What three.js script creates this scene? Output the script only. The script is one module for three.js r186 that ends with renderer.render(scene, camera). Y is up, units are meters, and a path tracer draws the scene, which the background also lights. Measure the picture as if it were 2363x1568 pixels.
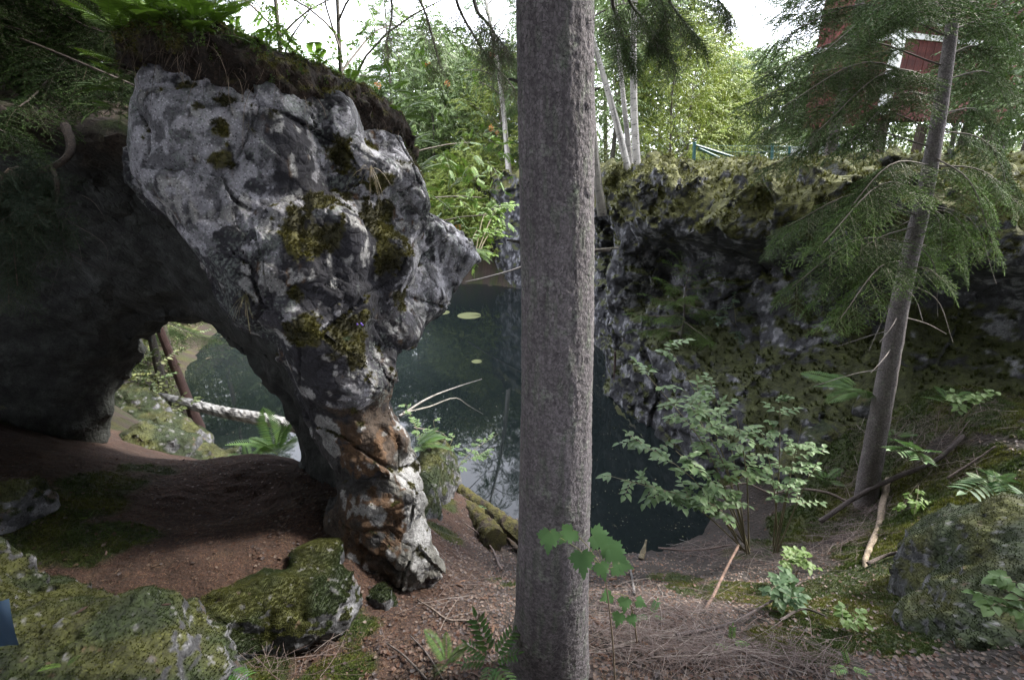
import * as THREE from 'three';
import { createNoise3D } from 'simplex-noise';

// ------------------------------------------------------------------ camera, sky, sun, exposure
const EYE = 4.8, PITCH = 19 * Math.PI / 180, FOC = 1134, CX = 1181.5, CY = 784;   // water lies at y = 0
const scene = new THREE.Scene();
const camera = new THREE.PerspectiveCamera(2 * Math.atan(784 / FOC) * 180 / Math.PI, 1024 / 679, 0.05, 600);
camera.position.set(0, EYE, 0);
camera.rotation.set(-PITCH, 0, 0);

const renderer = new THREE.WebGLRenderer({ antialias: true });
renderer.setSize(1024, 679);
renderer.toneMapping = THREE.LinearToneMapping;
renderer.toneMappingExposure = 7.0;
renderer.shadowMap.enabled = true;

const SUN_DIR = new THREE.Vector3(0.62, 0.72, -0.30).normalize();
function makeSky() {
  const W = 512, H = 256, d = new Float32Array(W * H * 4), n = createNoise3D(lcg(77));
  for (let j = 0; j < H; j++) for (let i = 0; i < W; i++) {
    const el = ((j + 0.5) / H - 0.5) * Math.PI, az = ((i + 0.5) / W - 0.5) * 2 * Math.PI;
    const x = Math.cos(el) * Math.cos(az), y = Math.sin(el), z = Math.cos(el) * Math.sin(az);
    const c = n(x * 2.2, y * 3.5, z * 2.2) * 0.5 + n(x * 5, y * 8, z * 5) * 0.25;
    const g = Math.max(0, x * SUN_DIR.x + y * SUN_DIR.y + z * SUN_DIR.z);
    const L = 0.95 + 0.13 * c + 0.5 * Math.pow(g, 6), k = (j * W + i) * 4;
    d[k] = L * 0.93; d[k + 1] = L * 0.965; d[k + 2] = L * 1.10; d[k + 3] = 1;
  }
  const t = new THREE.DataTexture(d, W, H, THREE.RGBAFormat, THREE.FloatType);
  t.mapping = THREE.EquirectangularReflectionMapping; t.magFilter = THREE.LinearFilter; t.needsUpdate = true;
  return t;
}
function lcg(s) { let a = s >>> 0; return () => { a = (a + 0x6d2b79f5) | 0; let t = Math.imul(a ^ (a >>> 15), 1 | a); t = (t + Math.imul(t ^ (t >>> 7), 61 | t)) ^ t; return ((t ^ (t >>> 14)) >>> 0) / 4294967296; }; }
scene.background = makeSky();
scene.environment = scene.background;
const sun = new THREE.DirectionalLight(new THREE.Color(1.0, 0.955, 0.88), 2.0);
sun.position.copy(SUN_DIR).multiplyScalar(60); sun.target.position.set(0, 2, -8);
sun.castShadow = true; sun.shadow.radius = 18; sun.shadow.mapSize.set(4096, 4096);
Object.assign(sun.shadow.camera, { left: -40, right: 40, top: 40, bottom: -40, near: 1, far: 160 });
scene.add(sun, sun.target);

// ------------------------------------------------------------------ helpers
const V = (x, y, z) => new THREE.Vector3(x, y, z);
const { clamp, lerp } = THREE.MathUtils;
const sst = (a, b, x) => { const t = clamp((x - a) / (b - a), 0, 1); return t * t * (3 - 2 * t); };
const cp = Math.cos(PITCH), sp = Math.sin(PITCH);
// a point of the place at forward distance zd on the line of sight of a spot measured in the photograph (2363 x 1568)
function at(px, py, zd) { const xv = (px - CX) / FOC, yv = (CY - py) / FOC, s = zd / (cp + yv * sp); return V(xv * s, EYE + (yv * cp - sp) * s, -zd); }
const R = lcg(12345), rr = (a, b) => a + (b - a) * R();
const N3 = createNoise3D(lcg(1)), N3b = createNoise3D(lcg(2));
function fbm(x, y, z, o = 4, g = 0.5) { let s = 0, a = 1, t = 0; for (let i = 0; i < o; i++) { s += a * N3(x, y, z); t += a; a *= g; x = x * 2.03 + 7.1; y = y * 2.03 - 3.7; z = z * 2.03 + 1.9; } return s / t; }
function ih(x, y, z, s) { let h = (Math.imul(x, 374761393) + Math.imul(y, 668265263) + Math.imul(z, 1440662683) + Math.imul(s, 1013904223)) | 0; h = Math.imul(h ^ (h >>> 13), 1274126177); h = Math.imul(h ^ (h >>> 15), 0x85ebca6b); return (h ^ (h >>> 16)) >>> 0; }
const FC = { off: 0, tilt: 0, crack: 0, id: 0 };
// broken rock: each cell of a 3D cell pattern is a block with an offset and a tilt of its own
function facet(x, y, z, S, seed) {
  x /= S; y /= S; z /= S;
  const X = Math.floor(x), Y = Math.floor(y), Z = Math.floor(z);
  let d1 = 9, d2 = 9, bh = 0, bx = 0, by = 0, bz = 0;
  for (let i = -1; i < 2; i++) for (let j = -1; j < 2; j++) for (let k = -1; k < 2; k++) {
    const h = ih(X + i, Y + j, Z + k, seed);
    const dx = X + i + (h & 1023) / 1023 - x, dy = Y + j + ((h >>> 10) & 1023) / 1023 - y, dz = Z + k + ((h >>> 20) & 1023) / 1023 - z;
    const d = dx * dx + dy * dy + dz * dz;
    if (d < d1) { d2 = d1; d1 = d; bh = h; bx = dx; by = dy; bz = dz; } else if (d < d2) d2 = d;
  }
  const h2 = ih(bh, seed, 3, 9);
  FC.off = (h2 & 255) / 255 - 0.5;
  FC.tilt = bx * (((h2 >>> 8) & 255) / 127.5 - 1) + by * (((h2 >>> 16) & 255) / 127.5 - 1) + bz * (((h2 >>> 24) & 255) / 127.5 - 1);
  FC.crack = Math.sqrt(d2) - Math.sqrt(d1); FC.id = h2;
  return FC;
}
// joined tilted blocks: nearest cell measured with a turned cube's norm, so that the field is made of flat faces with sharp edges
const ROT = (() => { const r = lcg(404), a = []; for (let k = 0; k < 64; k++) { const e = new THREE.Matrix4().makeRotationFromEuler(new THREE.Euler(r() * 6.28, r() * 6.28, r() * 6.28)).elements; a.push([e[0], e[1], e[2], e[4], e[5], e[6], e[8], e[9], e[10]].map((x, i) => x * (i < 3 ? 1.25 : i < 6 ? 0.95 : 0.8))); } return a; })();
function blocky(x, y, z, S, seed) {
  x /= S; y /= S; z /= S;
  const X = Math.floor(x), Y = Math.floor(y), Z = Math.floor(z); let b = 9;
  for (let i = -1; i < 2; i++) for (let j = -1; j < 2; j++) for (let k = -1; k < 2; k++) {
    const h = ih(X + i, Y + j, Z + k, seed), dx = X + i + (h & 1023) / 1023 - x, dy = Y + j + ((h >>> 10) & 1023) / 1023 - y, dz = Z + k + ((h >>> 20) & 1023) / 1023 - z;
    if (dx * dx + dy * dy + dz * dz > 1.6) continue;
    const m = ROT[h % 61], d = Math.max(Math.abs(m[0] * dx + m[1] * dy + m[2] * dz), Math.abs(m[3] * dx + m[4] * dy + m[5] * dz), Math.abs(m[6] * dx + m[7] * dy + m[8] * dz));
    if (d < b) b = d;
  }
  return b - 0.36;
}
const smin = (a, b, k) => { const h = Math.max(k - Math.abs(a - b), 0) / k; return Math.min(a, b) - h * h * k * 0.25; };
const smax = (a, b, k) => -smin(-a, -b, k);

// names, labels
const taken = new Map();
function numbered(n) { const k = taken.get(n) || 0; taken.set(n, k + 1); return k ? n + '_' + String(k).padStart(3, '0') : n; }
function tag(o, label, category, group) { o.userData.label = label; o.userData.category = category; if (group) o.userData.group = group; return o; }
function thing(name, label, category, group, pos) { const g = new THREE.Group(); g.name = numbered(name); if (pos) g.position.copy(pos); tag(g, label, category, group); scene.add(g); return g; }
function solo(name, geo, mat, label, category, group) { const m = new THREE.Mesh(geo, mat); m.name = numbered(name); tag(m, label, category, group); scene.add(m); return m; }
function structure(name, geo, mat, label) { const m = new THREE.Mesh(geo, mat); m.name = numbered(name); m.userData.kind = 'structure'; if (label) { m.userData.label = label; } scene.add(m); return m; }
function part(parent, name, geo, mat) { const m = new THREE.Mesh(geo, mat); m.name = name; parent.add(m); return m; }
function inst(parent, name, geo, mat, mats, cols, stuff) {
  const m = new THREE.InstancedMesh(geo, mat, mats.length); m.name = name;
  mats.forEach((q, i) => { m.setMatrixAt(i, q); if (cols) m.setColorAt(i, cols[i % cols.length]); });
  if (stuff !== false) m.userData.kind = 'stuff';
  parent.add(m); return m;
}
const col = (r, g, b) => new THREE.Color().setRGB(r, g, b);
function std(o) { return new THREE.MeshStandardMaterial({ roughness: 0.9, metalness: 0, ...o }); }
function leafMat(c, t = 0.4) { return new THREE.MeshPhysicalMaterial({ color: c, roughness: 0.75, transmission: t, thickness: 0, specularIntensity: 0.5, side: THREE.DoubleSide }); }

// geometry builder
class GB {
  constructor() { this.p = []; this.u = []; this.c = []; this.i = []; this.nn = 0; }
  v(x, y, z, u = 0, w = 0, c) { this.p.push(x, y, z); this.u.push(u, w); if (c) this.c.push(c[0], c[1], c[2]); return this.nn++; }
  t(a, b, c) { this.i.push(a, b, c); }
  q(a, b, c, d) { this.i.push(a, b, c, a, c, d); }
  // tapered tube along points; r is a number or a function of 0..1; cf gives the colour; wob roughens it
  tube(pts, r, sides = 6, cf, wob = 0, cap = true) {
    const n = pts.length, T = V(), A = V(), B = V(), rf = typeof r === 'function' ? r : () => r;
    let prev = V(0.31, 0.2, 0.93).normalize(), len = 0, rings = [];
    for (let k = 0; k < n; k++) {
      T.subVectors(pts[Math.min(k + 1, n - 1)], pts[Math.max(k - 1, 0)]).normalize();
      A.copy(prev).addScaledVector(T, -prev.dot(T)); if (A.lengthSq() < 1e-4) A.set(T.y, -T.x, 0.1).addScaledVector(T, 0); A.normalize(); prev.copy(A); B.crossVectors(T, A);
      if (k) len += pts[k].distanceTo(pts[k - 1]);
      const rad = rf(k / (n - 1)), ring = [];
      for (let s = 0; s <= sides; s++) {
        const a = s % sides / sides * 2 * Math.PI, ca = Math.cos(a), sa = Math.sin(a);
        let q = rad; const p = pts[k];
        if (wob) q *= 1 + wob * N3(p.x * 7 + ca * 1.3, p.y * 7 + sa * 1.3, p.z * 7 + k * 0.01);
        const x = p.x + (A.x * ca + B.x * sa) * q, y = p.y + (A.y * ca + B.y * sa) * q, z = p.z + (A.z * ca + B.z * sa) * q;
        ring.push(this.v(x, y, z, s / sides * Math.max(rad, 0.01) * 6.28, len, cf && cf(k / (n - 1), a, x, y, z)));
      }
      rings.push(ring);
    }
    for (let k = 0; k + 1 < n; k++) for (let s = 0; s < sides; s++) this.q(rings[k][s], rings[k][s + 1], rings[k + 1][s + 1], rings[k + 1][s]);
    if (cap) for (const e of [0, n - 1]) { const p = pts[e], c = this.v(p.x, p.y, p.z, 0, 0, cf && cf(e ? 1 : 0, 0, p.x, p.y, p.z)); for (let s = 0; s < sides; s++) e ? this.t(c, rings[e][s], rings[e][s + 1]) : this.t(c, rings[e][s + 1], rings[e][s]); }
    return this;
  }
  build() {
    const g = new THREE.BufferGeometry();
    g.setAttribute('position', new THREE.Float32BufferAttribute(this.p, 3));
    g.setAttribute('uv', new THREE.Float32BufferAttribute(this.u, 2));
    if (this.c.length) g.setAttribute('color', new THREE.Float32BufferAttribute(this.c, 3));
    g.setIndex(new THREE.Uint32BufferAttribute(this.i, 1));
    g.computeVertexNormals();
    return g;
  }
}
function curve(pts, n) { const c = new THREE.CatmullRomCurve3(pts); return c.getPoints(n); }
function mat4(p, dir, up, s, roll = 0) {   // x axis along dir
  const x = dir.clone().normalize(), y = up.clone().addScaledVector(x, -up.dot(x)).normalize(), z = V().crossVectors(x, y);
  if (roll) { const c = Math.cos(roll), q = Math.sin(roll), y2 = y.clone().multiplyScalar(c).addScaledVector(z, q); z.multiplyScalar(c).addScaledVector(y, -q); y.copy(y2); }
  const m = new THREE.Matrix4().makeBasis(x.multiplyScalar(s), y.multiplyScalar(s), z.multiplyScalar(s)); m.setPosition(p); return m;
}
const rdir = (r = R) => { const z = r() * 2 - 1, a = r() * 6.283, q = Math.sqrt(1 - z * z); return V(q * Math.cos(a), z, q * Math.sin(a)); };

// surface of a distance field, meshed by surface nets on a sparse grid; col(x,y,z,nx,ny,nz) -> [r,g,b]; box mapped uv in metres
function netMesh(f, coarse, mn, mx, cell, colorOf, margin = 0.3) {
  const nx = Math.ceil((mx[0] - mn[0]) / cell) + 1, ny = Math.ceil((mx[1] - mn[1]) / cell) + 1, nz = Math.ceil((mx[2] - mn[2]) / cell) + 1;
  const F = new Float32Array(nx * ny * nz).fill(NaN), sy = nx, sz = nx * ny, BS = 6, act = [];
  const X = (i) => mn[0] + i * cell, Y = (j) => mn[1] + j * cell, Z = (k) => mn[2] + k * cell, lim = BS * cell * 0.87 + margin;
  for (let k = 0; k < nz - 1; k += BS) for (let j = 0; j < ny - 1; j += BS) for (let i = 0; i < nx - 1; i += BS) {
    const h = BS / 2;
    if (Math.abs(coarse(X(i + h), Y(j + h), Z(k + h))) < lim) act.push(i, j, k);
  }
  const val = (i, j, k) => { const q = i + j * sy + k * sz; let v = F[q]; if (v !== v) v = F[q] = f(X(i), Y(j), Z(k)); return v; };
  const vid = new Int32Array(nx * ny * nz).fill(-1), P = [], cells = [];
  const g = new Float32Array(8);
  for (let b = 0; b < act.length; b += 3) {
    const i1 = Math.min(act[b] + BS, nx - 1), j1 = Math.min(act[b + 1] + BS, ny - 1), k1 = Math.min(act[b + 2] + BS, nz - 1);
    for (let k = act[b + 2]; k < k1; k++) for (let j = act[b + 1]; j < j1; j++) for (let i = act[b]; i < i1; i++) {
      let m = 0;
      for (let c = 0; c < 8; c++) { g[c] = val(i + (c & 1), j + ((c >> 1) & 1), k + (c >> 2)); if (g[c] < 0) m |= 1 << c; }
      if (m === 0 || m === 255) continue;
      let x = 0, y = 0, z = 0, n = 0;
      for (let e = 0; e < 12; e++) {
        const ax = e >> 2, o = e & 3, a = ax === 0 ? (o & 1) * 2 + (o >> 1) * 4 : ax === 1 ? (o & 1) + (o >> 1) * 4 : (o & 1) + (o >> 1) * 2, bb = a + (1 << ax);
        if (((m >> a) & 1) === ((m >> bb) & 1)) continue;
        const t = g[a] / (g[a] - g[bb]);
        x += (a & 1) + (ax === 0 ? t : 0); y += ((a >> 1) & 1) + (ax === 1 ? t : 0); z += (a >> 2) + (ax === 2 ? t : 0); n++;
      }
      vid[i + j * sy + k * sz] = P.length / 3; P.push(X(i + x / n), Y(j + y / n), Z(k + z / n)); cells.push(i, j, k);
    }
  }
  const idx = [];
  for (let c = 0; c < cells.length; c += 3) {
    const i = cells[c], j = cells[c + 1], k = cells[c + 2], q = i + j * sy + k * sz, s0 = F[q] < 0;
    if (j > 0 && k > 0 && (F[q + 1] < 0) !== s0) { const A = vid[q], B = vid[q - sy], C = vid[q - sy - sz], D = vid[q - sz]; if (A >= 0 && B >= 0 && C >= 0 && D >= 0) s0 ? idx.push(A, B, C, A, C, D) : idx.push(A, C, B, A, D, C); }
    if (i > 0 && k > 0 && (F[q + sy] < 0) !== s0) { const A = vid[q], B = vid[q - sz], C = vid[q - sz - 1], D = vid[q - 1]; if (A >= 0 && B >= 0 && C >= 0 && D >= 0) s0 ? idx.push(A, B, C, A, C, D) : idx.push(A, C, B, A, D, C); }
    if (i > 0 && j > 0 && (F[q + sz] < 0) !== s0) { const A = vid[q], B = vid[q - 1], C = vid[q - 1 - sy], D = vid[q - sy]; if (A >= 0 && B >= 0 && C >= 0 && D >= 0) s0 ? idx.push(A, B, C, A, C, D) : idx.push(A, C, B, A, D, C); }
  }
  // drop loose crumbs
  const up = new Int32Array(P.length / 3).map((_, i) => i), find = (a) => { while (up[a] !== a) a = up[a] = up[up[a]]; return a; };
  for (let t = 0; t < idx.length; t += 3) { const a = find(idx[t]); up[find(idx[t + 1])] = a; up[find(idx[t + 2])] = a; }
  const cnt = new Int32Array(up.length); for (let i = 0; i < up.length; i++) cnt[find(i)]++;
  const keep = []; for (let t = 0; t < idx.length; t += 3) if (cnt[find(idx[t])] > 1500) keep.push(idx[t], idx[t + 1], idx[t + 2]);
  return boxUV(P, keep, colorOf);
}
function boxUV(P, idx, colorOf) {
  const g0 = new THREE.BufferGeometry();
  g0.setAttribute('position', new THREE.Float32BufferAttribute(P, 3)); g0.setIndex(idx); g0.computeVertexNormals();
  const Nn = g0.attributes.normal.array, nv = P.length / 3, map = new Int32Array(nv * 3).fill(-1), p = [], n = [], u = [], c = [], out = new Uint32Array(idx.length);
  const ca = colorOf ? new Float32Array(nv * 3) : null;
  if (colorOf) for (let v = 0; v < nv; v++) { const r = colorOf(P[v * 3], P[v * 3 + 1], P[v * 3 + 2], Nn[v * 3], Nn[v * 3 + 1], Nn[v * 3 + 2]); ca[v * 3] = r[0]; ca[v * 3 + 1] = r[1]; ca[v * 3 + 2] = r[2]; }
  for (let t = 0; t < idx.length; t += 3) {
    let x = 0, y = 0, z = 0; for (let e = 0; e < 3; e++) { const v = idx[t + e] * 3; x += Nn[v]; y += Nn[v + 1]; z += Nn[v + 2]; }
    x = Math.abs(x); y = Math.abs(y); z = Math.abs(z); const ax = x > y && x > z ? 0 : y > z ? 1 : 2;
    for (let e = 0; e < 3; e++) {
      const v = idx[t + e]; let w = map[v * 3 + ax];
      if (w < 0) {
        w = map[v * 3 + ax] = p.length / 3; const a = P[v * 3], b = P[v * 3 + 1], d = P[v * 3 + 2];
        p.push(a, b, d); n.push(Nn[v * 3], Nn[v * 3 + 1], Nn[v * 3 + 2]); if (ca) c.push(ca[v * 3], ca[v * 3 + 1], ca[v * 3 + 2]);
        ax === 0 ? u.push(d, b) : ax === 1 ? u.push(a, d) : u.push(a, b);
      }
      out[t + e] = w;
    }
  }
  const g = new THREE.BufferGeometry();
  g.setAttribute('position', new THREE.Float32BufferAttribute(p, 3)); g.setAttribute('normal', new THREE.Float32BufferAttribute(n, 3)); g.setAttribute('uv', new THREE.Float32BufferAttribute(u, 2));
  if (ca) g.setAttribute('color', new THREE.Float32BufferAttribute(c, 3));
  g.setIndex(new THREE.BufferAttribute(out, 1));
  return g;
}
// distance to a polygon, negative inside
function polyD(pg, x, y) {
  let d = 1e9, s = 1;
  for (let i = 0, n = pg.length, j = n - 1; i < n; j = i++) {
    const ex = pg[j][0] - pg[i][0], ey = pg[j][1] - pg[i][1], wx = x - pg[i][0], wy = y - pg[i][1], t = clamp((wx * ex + wy * ey) / (ex * ex + ey * ey), 0, 1), bx = wx - ex * t, by = wy - ey * t;
    d = Math.min(d, bx * bx + by * by);
    const c1 = y >= pg[i][1], c2 = y < pg[j][1], c3 = ex * wy > ey * wx;
    if ((c1 && c2 && c3) || (!c1 && !c2 && !c3)) s = -s;
  }
  return s * Math.sqrt(d);
}
function grid2(f, x0, x1, y0, y1, h) {   // a function of two variables kept on a grid
  const nx = Math.ceil((x1 - x0) / h) + 2, ny = Math.ceil((y1 - y0) / h) + 2, a = new Float32Array(nx * ny);
  for (let j = 0; j < ny; j++) for (let i = 0; i < nx; i++) a[i + j * nx] = f(x0 + i * h, y0 + j * h);
  return (x, y) => { const u = clamp((x - x0) / h, 0, nx - 1.001), v = clamp((y - y0) / h, 0, ny - 1.001), i = u | 0, j = v | 0, s = u - i, t = v - j, k = i + j * nx; return (a[k] * (1 - s) + a[k + 1] * s) * (1 - t) + (a[k + nx] * (1 - s) + a[k + nx + 1] * s) * t; };
}

// ------------------------------------------------------------------ textures (tiling)
function pn(x, y, per, seed) {
  const X = Math.floor(x), Y = Math.floor(y), fx = x - X, fy = y - Y, u = fx * fx * (3 - 2 * fx), v = fy * fy * (3 - 2 * fy), m = (a) => ((a % per) + per) % per;
  const h = (a, b) => ih(m(a), m(b), seed, 5) / 4294967296;
  return lerp(lerp(h(X, Y), h(X + 1, Y), u), lerp(h(X, Y + 1), h(X + 1, Y + 1), u), v);
}
function pf(x, y, per, seed, o = 4) { let s = 0, a = 1, t = 0; for (let i = 0; i < o; i++) { s += a * pn(x, y, per, seed + i); t += a; a *= 0.55; x *= 2; y *= 2; per *= 2; } return s / t; }
function pw(x, y, per, seed) {
  const X = Math.floor(x), Y = Math.floor(y), m = (a) => ((a % per) + per) % per; let d1 = 9, d2 = 9, id = 0;
  for (let i = -1; i < 2; i++) for (let j = -1; j < 2; j++) { const h = ih(m(X + i), m(Y + j), seed, 8), dx = X + i + (h & 1023) / 1023 - x, dy = Y + j + ((h >>> 10) & 1023) / 1023 - y, d = dx * dx + dy * dy; if (d < d1) { d2 = d1; d1 = d; id = h >>> 20; } else if (d < d2) d2 = d; }
  return [Math.sqrt(d1), Math.sqrt(d2), id / 4096];
}
function tex(S, f, srgb, rep) {
  const d = new Uint8Array(S * S * 4);
  for (let j = 0; j < S; j++) for (let i = 0; i < S; i++) { const c = f(i / S, j / S), k = (j * S + i) * 4; d[k] = clamp(c[0], 0, 1) * 255; d[k + 1] = clamp(c[1], 0, 1) * 255; d[k + 2] = clamp(c[2], 0, 1) * 255; d[k + 3] = 255; }
  const t = new THREE.DataTexture(d, S, S); t.wrapS = t.wrapT = THREE.RepeatWrapping; t.magFilter = THREE.LinearFilter; if (srgb) t.colorSpace = THREE.SRGBColorSpace; if (rep) t.repeat.set(rep, rep); t.needsUpdate = true; return t;
}
const g3 = (v) => [v, v, v];
const T_rock = tex(512, (u, v) => { const a = pf(u * 8, v * 8, 8, 3, 6), b = pn(u * 150, v * 150, 150, 9), q = 0.70 + 0.42 * (a - 0.5) + 0.16 * (b - 0.5), s = pw(u * 60, v * 60, 60, 4); return g3(q + (s[2] > 0.86 && s[0] < 0.35 ? 0.18 : 0) - (s[2] < 0.12 && s[0] < 0.4 ? 0.22 : 0)); }, true, 1 / 0.7);
const T_rockB = tex(512, (u, v) => { const w = pw(u * 14, v * 14, 14, 21), a = pf(u * 10, v * 10, 10, 6, 6); return g3(a * 0.75 + 0.25 * clamp((w[1] - w[0]) * 3, 0, 1)); }, false, 1 / 0.7);
const T_soilB = tex(512, (u, v) => g3(pf(u * 24, v * 24, 24, 61, 5)), false, 1 / 0.6);
function litterTexture() {   // short needles and scraps lying every way
  const S = 1024, c = document.createElement('canvas'); c.width = c.height = S; const x = c.getContext('2d'), r = lcg(5);
  x.fillStyle = 'rgb(120,120,120)'; x.fillRect(0, 0, S, S);
  for (let k = 0; k < 30000; k++) {
    const px = r() * S, py = r() * S, a = r() * 6.28, l = 5 + r() * 12, g = 70 + r() * 185 | 0, w = r();
    x.strokeStyle = `rgba(${g},${g * (0.93 + 0.07 * w) | 0},${g * (0.86 + 0.1 * w) | 0},0.8)`; x.lineWidth = 0.8 + r() * 1.4;
    for (const ox of [-S, 0, S]) for (const oy of [-S, 0, S]) { if (px + ox < -20 || px + ox > S + 20 || py + oy < -20 || py + oy > S + 20) continue; x.beginPath(); x.moveTo(px + ox, py + oy); x.quadraticCurveTo(px + ox + Math.cos(a) * l * 0.5 + r() * 2, py + oy + Math.sin(a) * l * 0.5, px + ox + Math.cos(a) * l, py + oy + Math.sin(a) * l); x.stroke(); }
  }
  const t = new THREE.CanvasTexture(c); t.wrapS = t.wrapT = THREE.RepeatWrapping; t.colorSpace = THREE.SRGBColorSpace; t.repeat.set(1 / 0.9, 1 / 0.9); return t;
}
const T_litter = litterTexture();

// ------------------------------------------------------------------ common materials
const M = {
  rock: std({ vertexColors: true, map: T_rock, bumpMap: T_rockB, bumpScale: 0.012, roughness: 0.88, flatShading: true }),
  ground: std({ vertexColors: true, map: T_litter, bumpMap: T_soilB, bumpScale: 0.02, roughness: 1 }),
  vert: std({ vertexColors: true, roughness: 0.9 }),
  wood: std({ vertexColors: true, map: T_rock, bumpMap: T_soilB, bumpScale: 0.006, roughness: 0.95 }),
};
// ------------------------------------------------------------------ the lie of the land
const pond = [[3.3, 6.7], [2.5, 8.4], [2.15, 10.4], [2.7, 13], [1.4, 17], [0.7, 20.3], [-1.0, 21.3], [-3.5, 22], [-7.5, 20.5], [-9.5, 16], [-8.0, 11.5], [-6.2, 9.0], [-4.7, 7.5], [-3.6, 6.7], [-2.2, 6.5], [-1.1, 7.0], [-0.2, 6.3], [0.8, 5.55], [1.7, 5.25], [2.6, 5.6]];
const pondD = grid2((x, zd) => polyD(pond, x, zd), -30, 30, -4, 60, 0.25);
const P3 = (px, py, zd) => { const p = at(px, py, zd); return [p.x, zd, p.y]; };
const ctrl = [
  [0, 0, 3.25], [0, -3, 3.5], [-3, -2, 3.8], [3.5, -2, 3.7], [-5, 1.5, 3.2], [5, 1, 3.4],
  P3(1250, 1568, 1.72), P3(1000, 1400, 2.57), P3(1100, 1250, 4.38), P3(1150, 1180, 6.3), P3(1480, 1275, 5.2), P3(1330, 1250, 5.5), P3(1620, 1290, 4.7), P3(1750, 1300, 4.3), P3(2000, 1165, 4.8), P3(2200, 900, 5.6), P3(2330, 1000, 4.4), P3(2300, 1200, 3.4), P3(2150, 1330, 3.0), P3(1700, 1450, 2.36), P3(2050, 1450, 2.25), P3(1900, 1540, 1.85), P3(1500, 1400, 2.75), P3(2363, 1568, 1.55),
  P3(450, 1066, 4.6), P3(600, 1050, 4.4), P3(740, 1190, 3.15), P3(520, 1200, 3.3), P3(300, 1250, 2.65), P3(0, 1000, 4.0), P3(0, 1200, 2.7), P3(450, 1330, 2.38), P3(280, 1045, 4.6), P3(940, 1375, 2.78), P3(800, 1310, 2.75), P3(700, 1490, 2.2), P3(900, 1500, 2.12), P3(350, 1568, 1.85), P3(0, 1480, 2.0), P3(1010, 1250, 3.6), P3(1015, 1120, 5.3),
  [-3.6, 5.7, 1.0], [-3.0, 6.6, -0.15], [-4.8, 6.3, 0.9], [-1.6, 5.2, 1.1], [-1.2, 6.6, -0.1], [-6, 4, 2.9], [-7, 6, 2.6],
  [0, 9, -1.4], [1.5, 8, -1.3], [-3, 9, -1.2], [0.6, 6.9, -0.6], [2.2, 6.6, -0.6],
  [3.6, 6.4, 0.4], [4.2, 6.0, 1.2], [6.0, 5.2, 2.2], [7, 5.4, 2.4], [8.5, 5.2, 2.6], [6.5, 3, 2.7], [8.5, 3, 3.0], [-1.2, 4.2, 1.75],
];
function tps(pts) {
  const n = pts.length, A = [], U = (r2) => r2 < 1e-9 ? 0 : 0.5 * r2 * Math.log(r2);
  for (let i = 0; i < n + 3; i++) {
    const row = new Float64Array(n + 4);
    if (i < n) { for (let j = 0; j < n; j++) row[j] = U((pts[i][0] - pts[j][0]) ** 2 + (pts[i][1] - pts[j][1]) ** 2); row[i] += 0.02; row[n] = 1; row[n + 1] = pts[i][0]; row[n + 2] = pts[i][1]; row[n + 3] = pts[i][2]; } else { for (let j = 0; j < n; j++) row[j] = i === n ? 1 : pts[j][i - n - 1]; }
    A.push(row);
  }
  const m = n + 3;
  for (let c = 0; c < m; c++) { let p = c; for (let r = c + 1; r < m; r++) if (Math.abs(A[r][c]) > Math.abs(A[p][c])) p = r; [A[c], A[p]] = [A[p], A[c]]; for (let r = c + 1; r < m; r++) { const f = A[r][c] / A[c][c]; if (f) for (let k = c; k <= m; k++) A[r][k] -= f * A[c][k]; } }
  const w = new Float64Array(m); for (let r = m - 1; r >= 0; r--) { let s = A[r][m]; for (let k = r + 1; k < m; k++) s -= A[r][k] * w[k]; w[r] = s / A[r][r]; }
  return (x, y) => { let s = w[n] + w[n + 1] * x + w[n + 2] * y; for (let i = 0; i < n; i++) { const dx = x - pts[i][0], dy = y - pts[i][1]; s += w[i] * U(dx * dx + dy * dy); } return s; };
}
const tpsN = tps(ctrl), nearH = grid2(tpsN, -9, 9, -4, 10, 0.05);
function farH(x, zd) {
  const d = pondD(x, zd), right = sst(0.5, 3, x);
  if (d < 0) return -1.5 * sst(0, 1.6, -d);
  const B = lerp(lerp(2.3 + 0.12 * Math.max(0, -x - 9), 4.62, sst(-3, 1.5, x)), 3.5, sst(17, 21, zd) * (1 - sst(1, 5, x)));
  return lerp(B * sst(0.0, 3.2, d), B * sst(1.3, 2.8, d), right) - 0.05 + 0.012 * Math.max(0, zd - 24);
}
function baseH(x, zd) {
  const w = Math.max(sst(6.2, 8.2, zd), sst(7.4, 9, Math.abs(x)), sst(-1.5, -3.5, zd));
  let back = zd < 3 ? 3.6 + 0.1 * Math.abs(x) * sst(0, 6, Math.abs(x)) * 0.5 : 0;
  const far = zd < 5 ? lerp(back, farH(x, zd), sst(1, 5, zd)) : farH(x, zd);
  return w >= 1 ? far : w <= 0 ? nearH(x, zd) : lerp(nearH(x, zd), far, w);
}
function groundH(x, z) {
  const zd = -z, r = Math.hypot(x, zd - 3);
  let h = baseH(x, zd) + 0.05 * fbm(x * 1.1, 0, z * 1.1, 3);
  if (r < 14) h += 0.022 * fbm(x * 6, 3, z * 6, 3) + 0.006 * N3(x * 34, 8, z * 34);
  else h += 0.25 * fbm(x * 0.15, 1, z * 0.15, 3) * sst(14, 30, r) * (pondD(x, zd) > 0.5 ? 1 : 0);
  return h;
}
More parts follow.
